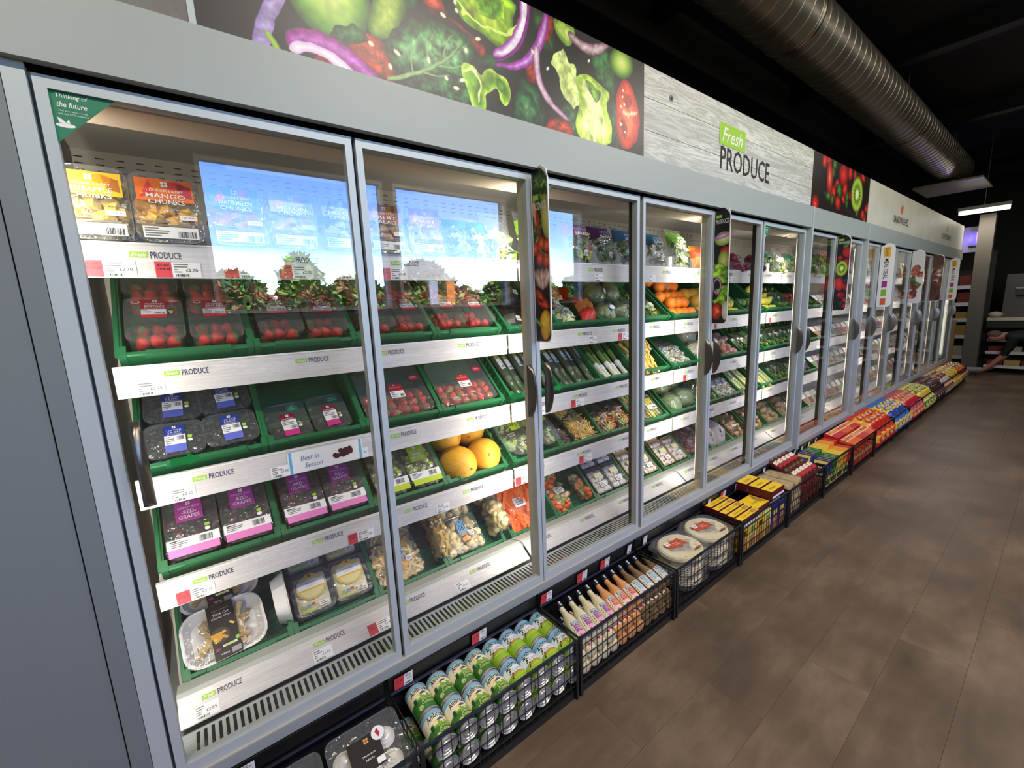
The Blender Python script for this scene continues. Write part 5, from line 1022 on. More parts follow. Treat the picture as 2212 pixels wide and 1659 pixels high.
# bottom deck, second bay onwards
CAR = [C_(238, 112, 40), C_(226, 96, 30), C_(244, 134, 66)]
CARB = bag('carrot_bag', .2, .26, .07, [stuff(heap(120, .17, .22, .055, sticks(CAR, .09, .009, .5, 1.3), 50))], (), lambda s: (s.r2(-.03, .04, .1, .15, C_(240, 226, 222), 1), s.lines(-.02, .03, .11, .14, GTXT, 2, 3)), 50)
M = crate(4, 4, 'carrots'); put(CARB, P2(M, -.03, .02, -.07), 'film bag of carrots in front of the deck, behind the post'); put(CARB, P2(M, .0, .17, -.045, 0, -8), 'second film bag of carrots lying further back')
VEGC = CAR+[C_(110, 140, 60), C_(150, 170, 80), C_(226, 216, 176)]
VEGB = bag('mixed_vegetable_bag', .16, .2, .06, [stuff(heap(60, .13, .15, .045, balls(VEGC, .014, (1, 1.5, .8)), 51))], (), lambda s: (s.r2(-.025, .045, .09, .125, C_(230, 224, 220), 1), s.lines(-.02, .035, .097, .118, GTXT, 2, 3)), 51)
M = crate(4, 5, 'mixed vegetable bags'); put(VEGB, P2(M, -.06, .02, -.06, 0, 6), 'bag of carrots, broccoli and cauliflower in front'); put(VEGB, P2(M, -.07, .17, -.045, 0, 10), 'bag of mixed vegetables behind the front one'); put(VEGB, P2(M, .11, .04, -.07, 0, 10, 60), 'bag of mixed vegetables leaning on the crate wall')
MU = [mat('mushroom_cap', (226, 218, 206), .6, var=.08, vscale=30)]
mu = MB().lathe([(.0005, -.012), (.007, -.012), (.007, .0), (.017, -.001), (.0185, .005), (.015, .013), (.008, .0175), (.0005, .019)], 10, MU[0]).mesh('mushroom', 50)
def mush(n, w, d, seed):
    q = random.Random(seed); out = []; cols = 4
    for i in range(n): out.append(('mushroom', mu, TR(-w/2+.02+(i % cols)*(w-.04)/(cols-1)+q.uniform(-.003, .003), .022+(i//cols)*.034, .03+q.uniform(0, .008)) @ rot(q, .7)))
    return out
BLT = C_(40, 60, 84, .4)
def mtray(name, n, d, seed, tm): return T(name, 'punnet', [('tray', MB().loft([rrect(.11, d*.9, .012, 0, d/2), rrect(.13, d, .015, .05, d/2), rrect(.124, d-.008, .012, .05, d/2), rrect(.106, d*.88, .01, .004, d/2)], tm, True, True).mesh(name+'_tray', 40)), ('film_lid', film_mesh(.128, d-.004, .056, dome=.01))]+mush(n, .12, d, seed)+[('printed_label', MB().r2(-.025, .025, .03, .06, PAPER, 1).lines(-.02, .015, .035, .055, GTXT, 2, 3).r2(-.03, .03, .085, .115, C_(206, 206, 160), 1).mesh(name+'_label'), TR(0, 0, .066))])
MSH = mtray('mushroom_punnet', 16, .16, 3, BLT); MSB = mtray('brown_mushroom_box', 20, .19, 4, C_(176, 132, 84, .6))
M = crate(4, 6, 'white mushrooms')
for j, (u, v) in enumerate(((-.068, .02), (.068, .02), (-.068, .185), (.068, .185))): put(MSH, P2(M, u, v, -.05), 'punnet of white mushrooms, %s' % ('front first', 'front second', 'back first', 'back second')[j], 'mushroom punnets')
for k, wh in ((7, 'before the gap in the deck'), (8, 'past the gap in the deck')):
    M = crate(4, k, 'boxed mushrooms %s' % wh)
    for j, (u, v) in enumerate(((-.07, .02), (.07, .02), (-.07, .21))): put(MSB, P2(M, u, v, -.05), 'brown card box of mushrooms %s, %s' % (wh, ('front first', 'front second', 'at the back')[j]), 'mushroom boxes')
def netbag(name, cols, seed, r=.02): return bag(name, .2, .24, .08, [stuff(heap(42, .17, .19, .06, balls(cols, r, (1, 1, 1.25)), seed))], (), None, seed)
RAD = netbag('beetroot_bag', [C_(120, 60, 66), C_(150, 96, 90), C_(90, 44, 50)], 53, .016); POT = netbag('potato_bag', [C_(196, 166, 120), C_(176, 146, 100)], 54, .024); SHAL = netbag('shallot_bag', [C_(170, 126, 80), C_(140, 98, 60), C_(196, 156, 110)], 55, .018)
WPOT = bag('white_printed_potato_bag', .14, .26, .09, [], ((0, 1, C_(206, 196, 186, .4)),), lambda s: s.r2(-.02, .05, .04, .1, C_(180, 186, 206), 1), 56)
M = crate(4, 9, 'beetroot'); put(RAD, P2(M, 0, .02, -.06), 'film bag of beetroot beside the second door post')
M = crate(4, 10, 'white potato bags')
for j, u in enumerate((-.07, .07)): put(WPOT, P2(M, u, .01, -.05, 0, 10), 'pale printed potato bag in the fifth door, %s of two' % ORD[j], 'pale potato bags')
M = crate(4, 11, 'shallots'); put(SHAL, P2(M, 0, .02, -.06), 'film bag of shallots before the fifth mullion')
for k, t, wh in ((12, SHAL, 'brown onions past the fifth mullion'), (13, POT, 'potatoes behind the sixth door'), (14, POT, 'potatoes behind the seventh door'), (15, RAD, 'beetroot behind the eighth door')):
    M = crate(4, k, wh); put(t, P2(M, 0, .02, -.06), 'film bag of %s' % wh)
M = crate(2, 13+2, 'tomatoes on the third shelf'); pile(M, TOMF, 4, 3, .064, .06, 'vine tomato on the third shelf, %s from the front', 'vine tomatoes', -.06, 8)
M = crate(1, 14, 'tomatoes on the second shelf'); pile(M, TOMF, 4, 3, .064, .06, 'loose tomato on the second shelf, %s from the front', 'loose tomatoes', -.05, 9)
M = crate(1, 15, 'bagged leaves beside the kiwi sign'); put(GRB, P2(M, 0, .02, -.06), 'bag of leaves beside the kiwi sign, second shelf')
M = crate(3, 14, 'boxed herbs'); put(GRB, P2(M, 0, .02, -.06), 'bag of herbs behind the seventh door, fourth shelf')
M = crate(3, 15, 'radishes'); put(RAD, P2(M, 0, .02, -.06), 'film bag of radishes behind the eighth door')
# season card on the third shelf strip
s = MB().r2(0, .235, 0, .07, PAPER, 1).r2(.004, .012, .0, .07, C_(96, 170, 214), 2).r2(.222, .23, 0, .07, C_(96, 170, 214), 2).t2('Best in', .065, .045, .055, .016, C_(70, 110, 170), 2, 0, .25).t2('Season', .075, .02, .055, .016, C_(70, 110, 170), 2, 0, .25)
q = random.Random(2)
for i in range(16): s.e2(.165+q.uniform(-.028, .028), .035+q.uniform(-.012, .012), .008, .008, q.choice((C_(52, 14, 24), C_(80, 20, 34))), 2+i*.2, 10)
new('season_card', s.mesh('season_card'), None, TR(.205, YS[2]-.002, ZS[2]-.08) @ RX(90), 'Best in Season card with cherries on the third shelf edge', 'card')

# ------------------------------------------------------------------ chilled packs in the far fridge
def wedge(cm, tm):
    b = MB().extr([(-.05, 0), (.05, 0), (.05, .13), (.045, .15)], 0, .06, tm, 'z'); return b
PK = []
for i, (c1, c2) in enumerate((((226, 220, 206), (120, 80, 60)), ((206, 196, 170), (180, 60, 60)), ((236, 232, 226), (90, 130, 70)), ((216, 206, 196), (150, 110, 70)), ((196, 190, 186), (110, 60, 110)))):
    b = MB().box(-.055, .055, 0, .14, 0, .055, C_(*c1)).r2(-.05, .05, .01, .08, C_(*c2), 140).r2(-.05, .05, .085, .13, PAPER, 140).t2('FRESH', 0, .107, .06, .014, C_(*c2), 141)
    PK.append(T('sandwich_pack', 'pack', [('box', b.mesh('sandwich_pack'))]))
def drink(c):
    b = MB().lathe([(.03, 0), (.032, .01), (.032, .12), (.014, .165), (.014, .175)], 12, C_(*c, .2)).lathe([(.016, .175), (.016, .195)], 10, WHITE)
    return T('drink_bottle', 'bottle', [('bottle', b.mesh('drink_bottle', 50))])
DR = [drink(c) for c in ((206, 120, 50), (180, 40, 50), (110, 150, 60), (230, 220, 190))]
for bb in range(4, 8):
    for rw in range(5):
        n = 8 if bb < 6 else 6
        for i in range(n):
            x = BAY0+BAYW*bb+.09+(1.07/(n-1))*i
            lab = '%s, %s along the %s of %s' % ('%s', ORD[i], SHELF[rw], ('the bay nearest the fruit picture', 'the second sandwich bay', 'the third sandwich bay', 'the last bay')[bb-4])
            if rw == 0:
                if (bb+i) % 2: put(PK[(i+bb) % 5], UP(x), lab % 'sandwich pack', 'chilled packs of the far fridge')
                else: put(DR[(i//2+bb) % 4], TR(x, .21, ZS[0]-.011), lab % 'juice bottle', 'chilled drinks of the far fridge')
            else:
                M = TR(x, .262, ZS[rw]+.028) @ RX(TILT) if rw < 4 else TR(x, .305, .368) @ RX(TILT)
                put(PK[(i*2+rw+bb) % 5], M @ TR(0, .03, -.1) @ RX(14), lab % 'sandwich pack', 'chilled packs of the far fridge')

# ------------------------------------------------------------------ wire baskets in front of the fridges
BW, BY0, BY1, BZR, BZB = .617, -.236, -.014, .238, .052
def basket_parts():
    m = BMET
    rim = MB().tube([(.004, BY0, BZR), (BW-.004, BY0, BZR), (BW-.004, BY1, BZR), (.004, BY1, BZR)], .006, m, 6, True)
    base = MB().box(.0, BW, BY0+.004, BY1, .0, .03, m).box(.006, BW-.006, BY0+.01, BY1-.004, BZB-.006, BZB, m)
    front = MB(); side = MB()
    for i in range(21): x = .006+(BW-.012)*i/20; front.box(x-.0011, x+.0011, BY0-.001, BY0+.001, .03, BZR, m)
    for k in range(4): z = .06+.048*k; front.box(.0, BW, BY0-.003, BY0-.001, z-.0012, z+.0012, m)
    for sx in (.003, BW-.003):
        for i in range(8): y = BY0+(BY1-BY0)*i/7; side.box(sx-.001, sx+.001, y-.001, y+.001, .03, BZR, m)
        for k in range(4): z = .06+.048*k; side.box(sx-.002, sx+.002, BY0, BY1, z-.0012, z+.0012, m)
    post = MB()
    for sx in (0, BW-.012): post.box(sx, sx+.012, BY0-.006, BY0+.006, 0, BZR+.004, m)
    return [('rim', rim.mesh('basket_rim', 50)), ('base', base.mesh('basket_base')), ('front_wire_mesh', front.mesh('basket_front_wires'), None, {'kind': 'stuff'}), ('side_wire_mesh', side.mesh('basket_side_wires'), None, {'kind': 'stuff'}), ('corner_post', post.mesh('basket_posts'))]
BPARTS = basket_parts()
PANEL = MB().extr([(-.006, .243), (-.012, .291), (-.009, .292), (-.003, .244)], .003, BW-.003, BMET).mesh('price_panel')
GLOSSB = MB().box(0, .07, 0, .045, 0, .002, PLAST).mesh('ticket_sleeve')
def basket(k, what, tix):
    x0 = -.267+.627*k; r = root('wire_basket', 'black wire basket of %s' % what, 'basket', TR(x0, 0, 0), 'black floor baskets')
    for p in BPARTS:
        o = new(p[0], p[1], r)
        if len(p) > 3: o['kind'] = 'stuff'
    pn = new('price_panel', PANEL, r)
    for tx, red in tix:
        s = TKB if red else TKW; new('price_ticket', s, pn, TR(tx, -.0135, .243) @ RX(97))
    return x0
def btick(red):
    s = MB().r2(.032, .062, 0, .046, PAPER, 1).t2('£1.60', .05, .024, .016, .007, INK, 2).lines(.035, .058, .034, .043, GTXT, 2, 2).bars(.036, .058, .004, .011, INK)
    if red: s.r2(0, .032, 0, .046, RED, 1).t2('£1.50', .016, .03, .022, .008, INK, 2)
    return s.mesh('basket_ticket')
TKB, TKW = btick(True), btick(False)
# custard tins
SILV = mat('tin_plate', (206, 207, 208), .36, .75)
def tin(light):
    r, h = .0362, .108
    can = MB().lathe([(.0005, .0035), (.012, .0035), (.0135, .0015), (.017, .0015), (.0185, .0045), (.024, .0045), (.0255, .002), (.029, .002), (.0305, .006), (.0338, .006), (.0365, .0), (.037, .001), (.037, .004), (.0358, .006), (.0358, h-.006), (.037, h-.004), (.037, h-.001), (.0362, h), (.034, h-.004), (.0325, h-.003), (.0005, h-.003)], 24, SILV)
    s = MB(); c = 2*PI*r/2; n = 24
    SKY, CRM, GRN, LGN = C_(116, 186, 220, .3), C_(246, 238, 206, .3), C_(60, 122, 48, .3), C_(150, 190, 50, .3)
    if light:
        s.r2(-c, c, .008, .052, LGN, 0, n).r2(-c, c, .052, .085, C_(236, 240, 240, .3), 0, n).r2(-c, c, .085, .1, SKY, 0, n)
        s.r2(-.03, .03, .046, .05, C_(226, 110, 70, .3), 1, 6).t2('Light', .004, .06, .036, .016, C_(120, 160, 190), 1, 0, .3).t2('Devon Custard', 0, .037, .05, .008, C_(232, 230, 110), 1, .01, .2)
        for i in range(7): s.e2(-.026+.004*(i % 3), .04+.006*i, .004, .003, GRN if i % 2 else INK, 1, 8)
    else:
        s.r2(-c, c, .008, .05, GRN, 0, n).r2(-c, c, .05, .09, CRM, 0, n).r2(-c, c, .09, .1, SKY, 0, n)
        [s.r2(-.034+.0068*i, -.034+.0068*(i+1), .046, .056+.005*math.sin(i*1.9), C_(130, 176, 60, .3), 1) for i in range(10)]; s.p2([(-.006, .066), (.006, .071), (.016, .068), (.014, .063), (-.004, .062)], C_(70, 80, 110, .3), 2).e2(-.008, .064, .006, .004, C_(250, 220, 90, .3), 1, 10)
        s.t2('Devon', .008, .042, .034, .01, C_(240, 236, 160), 2, .005, .3).t2('Custard', .008, .03, .04, .011, C_(240, 236, 160), 2, .005, .3).e2(-.02, .02, .008, .008, C_(196, 206, 140), 1, 12); s.e2(-.028, .05, .006, .01, C_(30, 70, 30), 2, 10)
    V, F = text_geo('Ambrosia', .03, 0)                        # arched name
    s.add([(x*.064, .084+y*.019+.009*math.cos(x*2.4)-.008, .0008) for x, y in V], F, INK)
    s.r2(-c, c, .0985, .1, C_(170, 210, 230, .3), 1, n)
    R = .0364; s.warp(lambda x, y, z: ((R+z)*math.sin(x/R), y, (R+z)*math.cos(x/R)))
    lab = s.mesh('tin_label', 40); canm = MB().merge(can, RX(-90)).mesh('tin_can', 40)
    return T('custard_tin', 'tin', [('can', canm), ('printed_label', lab)])
TINA, TINB = tin(False), tin(True)
x0 = basket(1, 'custard tins', ((.02, True), (.31, True)))
for c in range(8):
    t = TINA if c < 4 else TINB; x = .447+.0747*c; kind = 'dark green devon custard tin' if c < 4 else 'lime light custard tin'; cc = ORD[c % 4]
    for nm, y, z, a in (('back of the top layer', -.118, .184, 3), ('front of the top layer', -.228, .177, 2), ('front of the lower layer', -.229, .102, 0)):
        put(t, TR(x, y, z) @ RX(a) @ RY(rnd.uniform(-12, 12)), '%s, %s column, %s' % (kind, cc, nm), 'custard tins')
    if c == 0: put(t, TR(x-.055, -.13, .102) @ RX(0), 'dark green custard tin under the back row by the basket side', 'custard tins')
# salad dressing bottles
def bottle(liq, band, word, lowc):
    lm = mat('dressing_%d' % liq[0]+str(liq[1]), liq, .12, var=.1, vscale=30, coat=.6)
    b = MB().lathe([(.0005, .002), (.018, .0), (.0245, .004), (.0255, .012), (.0255, .095), (.022, .115), (.0135, .14), (.0115, .165), (.0115, .172)], 16, lm)
    cap = MB().lathe([(.0135, .17), (.0145, .172), (.0145, .196), (.0135, .199), (.0005, .2)], 14, C_(24, 28, 46, .3))
    for k in range(3): cap.box(-.004, .004, -.0152, -.0145, .176+.007*k, .180+.007*k, WHITE)
    s = MB(); s.r2(-.026, .026, .012, .085, C_(240, 234, 214, .4), 0, 8); s.r2(-.017, .017, .068, .082, C_(60, 76, 96), 1.5, 8).r2(-.014, .014, .07, .08, C_(190, 200, 210), 2.5, 8).t2('Dressing', 0, .075, .022, .005, INK, 4)
    s.r2(-.013, .015, .036, .066, band, 1.5, 8).t2(word[0], .001, .058, .02, .006, WHITE, 3, .02).t2(word[1], .001, .049, .022, .006, WHITE, 3, .02).t2(word[2], .001, .041, .018, .004, WHITE, 3); s.r2(-.013, .015, .018, .036, lowc, 1.5, 8); s.e2(-.006, .016, .005, .006, C_(206, 50, 50), 2, 8)
    for i in range(6): s.e2(-.021+.002*(i % 2), .03+.006*i, .002, .0024, C_(60, 80, 60), 1, 6)
    R = .0258; s.warp(lambda x, y, z: ((R+z)*math.sin(x/R), -(R+z)*math.cos(x/R), y))
    T2 = RX(-90) @ RZ(180) if False else RX(-90)
    return T('dressing_bottle', 'bottle', [('bottle', b.mesh('dressing_bottle', 50), T2), ('cap', cap.mesh('bottle_cap', 50), T2), ('printed_label', s.mesh('bottle_label', 50), T2)])
B1 = bottle((226, 216, 176), C_(150, 66, 140), ('GARLIC', '& HERB', 'LITE'), C_(226, 170, 206)); B2 = bottle((222, 156, 96), C_(214, 76, 56), ('THOUSAND', 'ISLAND', 'LITE'), C_(236, 206, 196)); B3 = bottle((128, 102, 66), C_(150, 186, 206), ('FAT', 'FREE', 'VINAIGRETTE'), C_(206, 222, 230))
x0 = basket(2, 'salad dressing bottles', ((.01, True), (.22, True), (.37, True), (.53, False)))
for c in range(11):
    t = B1 if c < 4 else B2 if c < 7 else B3; nm = ('cream dressing bottle with purple label', 'orange dressing bottle with red label', 'brown dressing bottle with pale blue label')[0 if c < 4 else 1 if c < 7 else 2]; cc = ORD[c if c < 4 else c-4 if c < 7 else c-7]
    x = x0+.05+.0552*c
    put(t, TR(x, -.218, .182) @ RZ(-13) @ RX(10), '%s, %s in the top layer' % (nm, cc), 'salad dressing bottles')
    for l in range(2): put(t, TR(x+.02*(l % 2)-.02, -.228, .13-.05*l) @ RZ(-4) @ RX(3), '%s, %s in the %s layer under the top' % (nm, cc, ORD[l]), 'salad dressing bottles')
# meringues
MER = mat('meringue_white', (240, 236, 226), .6)
def meringue_tub():
    b = MB()
    for ix in range(3):
        for iy in range(2):
            for k in range(4): b.lathe([(.026-.006*k, .012+.009*k), (.029-.006*k, .017+.009*k), (.024-.006*k, .022+.009*k)], 12, MER, TR(-.058+.058*ix, .05+.062*iy, 0))
    s = MB().r2(-.05, .035, .04, .125, C_(34, 28, 26, .4), 1); coop(s, .0, .112, .014, C_(200, 150, 90)); s.t2('Meringue', -.002, .078, .034, .006, WHITE, 2).t2('Nests', -.002, .068, .022, .006, WHITE, 2); s.e2(.035, .115, .018, .018, WHITE, 2).p2([(.028, .12), (.036, .128), (.04, .112), (.034, .104)], C_(170, 30, 40), 3).e2(-.035, .05, .01, .007, C_(170, 50, 50), 2, 10); s.r2(.012, .034, .045, .06, PAPER, 2)
    return T('meringue_tub', 'tub', [('tub', tub_mesh(.2, .165, .06, .9, .02)), ('film_lid', film_mesh(.2, .165, .06)), ('meringues', b.mesh('meringues', 50), None, {'kind': 'stuff'}), ('printed_label', s.mesh('meringue_label'), TR(0, 0, .066))])
MERT = meringue_tub(); x0 = basket(0, 'meringue nest tubs', ((.2, False),))
for j, x in enumerate((.1, .305, .515)):
    put(MERT, TR(x0+x, -.21, .155) @ RX(22), 'clear tub of white meringue nests, %s in the basket' % ORD[j], 'meringue tubs'); put(MERT, TR(x0+x, -.215, .085) @ RX(10), 'clear tub of meringue nests under the %s top tub' % ORD[j], 'meringue tubs')
# flatbread packs
FLB = mat('flour_tortilla', (234, 220, 180), .7, var=.1, vscale=25)
def wraps(n):
    parts = []; b = MB().lathe([(.0005, 0), (.1, 0), (.102, .0025), (.1, .005), (.0005, .005)], 28, FLB).mesh('tortilla', 40)
    for i in range(n): parts.append(('tortilla', b, TR(.003*math.sin(i*2), .1+.003*math.cos(i*3), .0055*i)))
    f = MB(); q = random.Random(4)
    L = [[(x*(1+q.uniform(-.03, .03)), y, z) for x, y, z in rrect(.25*fx, .225*fx, .06, zz, .1, 6)] for fx, zz in ((.92, -.002), (1, .012), (.95, .0055*n+.004), (.6, .0055*n+.008), (.1, .0055*n+.009))]
    f.loft(L, FILM); s = MB().p2([(-.075, .135), (.03, .15), (.045, .09), (.02, .098), (.0, .088), (-.06, .1)], C_(186, 70, 40, .4), 1); coop(s, -.05, .135, .03, WHITE); s.t2('Plain', -.01, .125, .03, .008, WHITE, 2).t2('Tortillas', -.005, .112, .04, .008, WHITE, 2); s.bars(.02, .06, .03, .042, INK, 1, 16).r2(.045, .075, .035, .048, C_(170, 110, 70), 1)
    return T('tortilla_pack', 'bread', parts+[('film_bag', f.mesh('tortilla_film', 60)), ('printed_label', s.mesh('tortilla_label'), TR(0, 0, .0055*n+.011))])
WR = wraps(8); x0 = basket(3, 'tortilla packs', ((.03, False),))
for j, x in enumerate((.2, .45)):
    put(WR, TR(x0+x, -.222, .196+.006*j) @ RX(4) @ RZ(-6) @ Matrix.Diagonal((1.12, .98, .6, 1)), 'film pack of plain tortillas on top, %s' % ('beside the dressings', 'beside the yellow boxes')[j], 'tortilla packs')
    for l in range(2): put(WR, TR(x0+x+.01, -.225, .125-.055*l) @ RX(3), 'film pack of tortillas, %s under the pack %s' % (ORD[l], ('beside the dressings', 'beside the yellow boxes')[j]), 'tortilla packs')
# taco and fajita kits
YEL = C_(246, 206, 40, .35); MAR = C_(92, 20, 26, .4)
def kit(w, d, h, word, pic=True):
    b = MB().box(0, w, 0, d, 0, h, MAR); s = MB().r2(.002, w-.002, .004, d-.002, YEL, 1).t2(word, w*.42, d*.42, w*.45, .013, INK, 2, .02, .1).t2('Original', w*.34, d*.42+.014, w*.2, .005, C_(180, 60, 40), 2)
    if pic: s.e2(w*.84, d*.5, w*.1, d*.36, C_(200, 130, 70), 2).e2(w*.72, d*.5, w*.05, d*.25, C_(120, 160, 60), 3)
    fr = MB().r2(.004, w-.004, .006, h*.4, PAPER, 1)
    return T('meal_kit_box', 'box', [('carton', b.mesh('kit_carton')), ('printed_top', s.mesh('kit_top'), TR(0, 0, h)), ('price_flash', fr.mesh('kit_flash'), TR(0, -.0005, 0) @ RX(90))])
KL = kit(.21, .042, .05, 'FAJITA KIT'); KL.name = 'fajita_kit_box'; KW = kit(.17, .068, .05, 'POCKETS', False); KT = kit(.16, .12, .05, 'TACO SHELLS')
x0 = basket(4, 'yellow meal kit boxes', ((.02, False), (.2, True), (.35, False)))
for j in range(5): put(KL, TR(x0+.02, -.228+.0435*j, .195+.004*j), 'narrow yellow fajita kit box with maroon sides, %s from the front' % ORD[j], 'fajita kits')
for j in range(3): put(KW, TR(x0+.4-.005*j, -.225+.071*j, .245+.004*j), 'yellow pockets box with maroon sides, %s from the front' % ORD[j], 'pocket boxes')
put(KT, TR(x0+.24, -.215, .19), 'flat yellow taco shell box between the narrow boxes and the pockets')
put(KT, TR(x0+.42, -.2, .192), 'flat yellow taco shell box under the pockets boxes')
FRONTB = []
for i, (c1, c2) in enumerate(((YEL, MAR), (C_(236, 226, 120), C_(120, 150, 60)), (C_(40, 50, 120), C_(226, 200, 60)))):
    FRONTB.append(T('meal_kit_box', 'box', [('carton', MB().box(0, .09, 0, .17, 0, .145, c1).mesh('kit_upright')), ('printed_front', MB().r2(.006, .084, .004, .04, C_(150, 100, 60), 1).r2(.02, .07, .09, .12, c2, 1).e2(.045, .06, .03, .02, C_(190, 130, 80), 2).mesh('kit_front'), TR(0, -.0006, 0) @ RX(90))]))
for j in range(6): put(FRONTB[(0, 1, 0, 1, 2, 2)[j]], TR(x0+.012+.099*j, -.226, BZB), '%s kit box behind the wire front, %s along' % (('yellow', 'pale yellow', 'yellow', 'pale yellow', 'navy blue', 'navy blue')[j], ORD[j]), 'kit boxes behind the wire')
# crackers and jars
def pack_cube(c, name='cracker_pack'):
    b = MB().loft([rrect(.1, .1, .02, 0, .05), rrect(.11, .11, .02, .03, .05), rrect(.1, .1, .025, .06, .05)], c)
    return T(name, 'pack', [('pack', b.mesh(name, 50)), ('film_bag', MB().loft([rrect(.108, .108, .02, -.002, .05), rrect(.118, .118, .02, .03, .05), rrect(.106, .106, .025, .066, .05)], FILM).mesh(name+'_film', 50))])
CRK = pack_cube(mat('cracker_gold', (206, 176, 112), .5, var=.25, vscale=40))
x0 = basket(5, 'cracker packs and jars of sauce', ((.12, False), (.42, False)))
for j, (x, y) in enumerate(((.07, -.22), (.19, -.22), (.07, -.12), (.19, -.12))):
    put(CRK, TR(x0+x, y, .195), 'clear pack of golden crackers on top, %s' % ('front first', 'front second', 'back first', 'back second')[j], 'cracker packs'); put(CRK, TR(x0+x, y, .125), 'clear pack of crackers in the lower layer, %s' % ('front first', 'front second', 'back first', 'back second')[j], 'cracker packs')
    if j < 2: put(CRK, TR(x0+x, y, .056), 'clear pack of crackers on the basket floor, front %s' % ORD[j], 'cracker packs')
def jar():
    m = mat('sauce_dark_red', (96, 26, 22), .15, coat=.6); b = MB().lathe([(.02, 0), (.029, .004), (.03, .02), (.03, .085), (.024, .1), (.02, .105), (.02, .112)], 14, m)
    s = MB().r2(-.03, .03, .022, .052, C_(170, 40, 52, .4), 0, 8).r2(-.03, .03, .052, .08, C_(236, 226, 190, .4), 0, 8).t2('SAUCE', 0, .066, .03, .01, C_(90, 100, 60), 1, .01); R = .0305; s.warp(lambda x, y, z: ((R+z)*math.sin(x/R), -(R+z)*math.cos(x/R), y))
    return T('sauce_jar', 'jar', [('glass_jar', b.mesh('sauce_jar', 50), RX(-90)), ('lid', MB().lathe([(.023, .108), (.024, .11), (.024, .124), (.022, .126), (.0005, .126)], 14, C_(90, 80, 40, .3)).mesh('jar_lid', 50), RX(-90)), ('printed_label', s.mesh('jar_label', 50), RX(-90))])
JAR = jar()
for c in range(5):
    for l, (y, z, a) in enumerate(((-.215, .215, 20), (-.1, .255, 20), (-.226, .14, 8), (-.226, .085, 0))): put(JAR, TR(x0+.29+.066*c, y, z) @ RX(a), 'dark red sauce jar lying down, %s column, %s' % (ORD[c], ('front top', 'back top', 'middle layer', 'bottom layer')[l]), 'sauce jars')
# packet soups, boxes standing on edge
x0 = basket(6, 'green and yellow packets', ((.02, False), (.16, False), (.3, False), (.45, False)))
PKT = []
for i, (a, b_) in enumerate(((C_(40, 56, 110, .4), C_(230, 200, 90)), (C_(30, 110, 60, .4), C_(240, 220, 120)), (C_(240, 200, 50, .4), C_(236, 230, 160)), (C_(240, 150, 50, .4), C_(250, 210, 120)), (C_(196, 44, 40, .4), C_(240, 180, 90)))):
    PKT.append(T('soup_packet', 'packet', [('packet', MB().box(0, .012, 0, .1, 0, .13, a).mesh('soup_packet')), ('printed_front', MB().r2(.008, .092, .01, .12, b_, 1).r2(.02, .08, .075, .1, a, 2).e2(.05, .04, .03, .02, a, 2).mesh('soup_packet_front'), TR(-.0005, .1, 0) @ RZ(-90) @ RX(90))]))
for j in range(30):
    c = 0 if j < 6 else 1 if j < 12 else 2 if j < 19 else 3 if j < 25 else 4
    put(PKT[c], TR(x0+.03+.019*j, -.228 if j % 2 else -.125, .13+.025*(1-j % 2)) @ RY(30), '%s soup packet leaning in its row, %s along' % (('navy', 'green', 'yellow', 'orange', 'red')[c], ORD[j]), 'soup packets')
FR6 = T('packet_carton', 'box', [('carton', MB().box(0, .12, 0, .2, 0, .1, C_(226, 214, 110, .4)).mesh('packet_carton')), ('printed_front', MB().r2(.01, .11, .01, .05, C_(60, 60, 50), 1).e2(.06, .07, .03, .018, C_(110, 140, 60), 1).mesh('packet_carton_front'), TR(0, -.0006, 0) @ RX(90))])
for j in range(4): put(FR6, TR(x0+.03+.14*j, -.225, BZB), 'pale yellow carton under the soup packets, %s along' % ORD[j], 'packet cartons')
# biscuit cartons
x0 = basket(7, 'orange and red biscuit packs', ((.05, False), (.3, False)))
BIS = [T('biscuit_pack', 'pack', [('pack', MB().box(0, .05, 0, .1, 0, .045, c).mesh('biscuit_pack')), ('printed_top', MB().r2(.004, .046, .05, .095, C_(250, 226, 170), 1).r2(.008, .042, .06, .085, c2, 2).mesh('biscuit_top'), TR(0, 0, .045))]) for c, c2 in ((C_(232, 96, 40, .35), C_(200, 60, 40)), (C_(206, 40, 44, .35), C_(240, 150, 60)))]
for j in range(11):
    for l, (y, z) in enumerate(((-.228, .205), (-.12, .235))): put(BIS[(j//4+l) % 2], TR(x0+.015+.054*j, y, z) @ RX(12), '%s biscuit pack, %s along the %s row' % (('orange', 'red')[(j//4+l) % 2], ORD[j], ('front', 'back')[l]), 'biscuit packs')
    put(BIS[j % 2], TR(x0+.015+.054*j, -.227, BZB) @ TR(0, .045, 0) @ RX(90), '%s biscuit pack standing behind the wire, %s along' % (('orange', 'red')[j % 2], ORD[j]), 'biscuit packs')
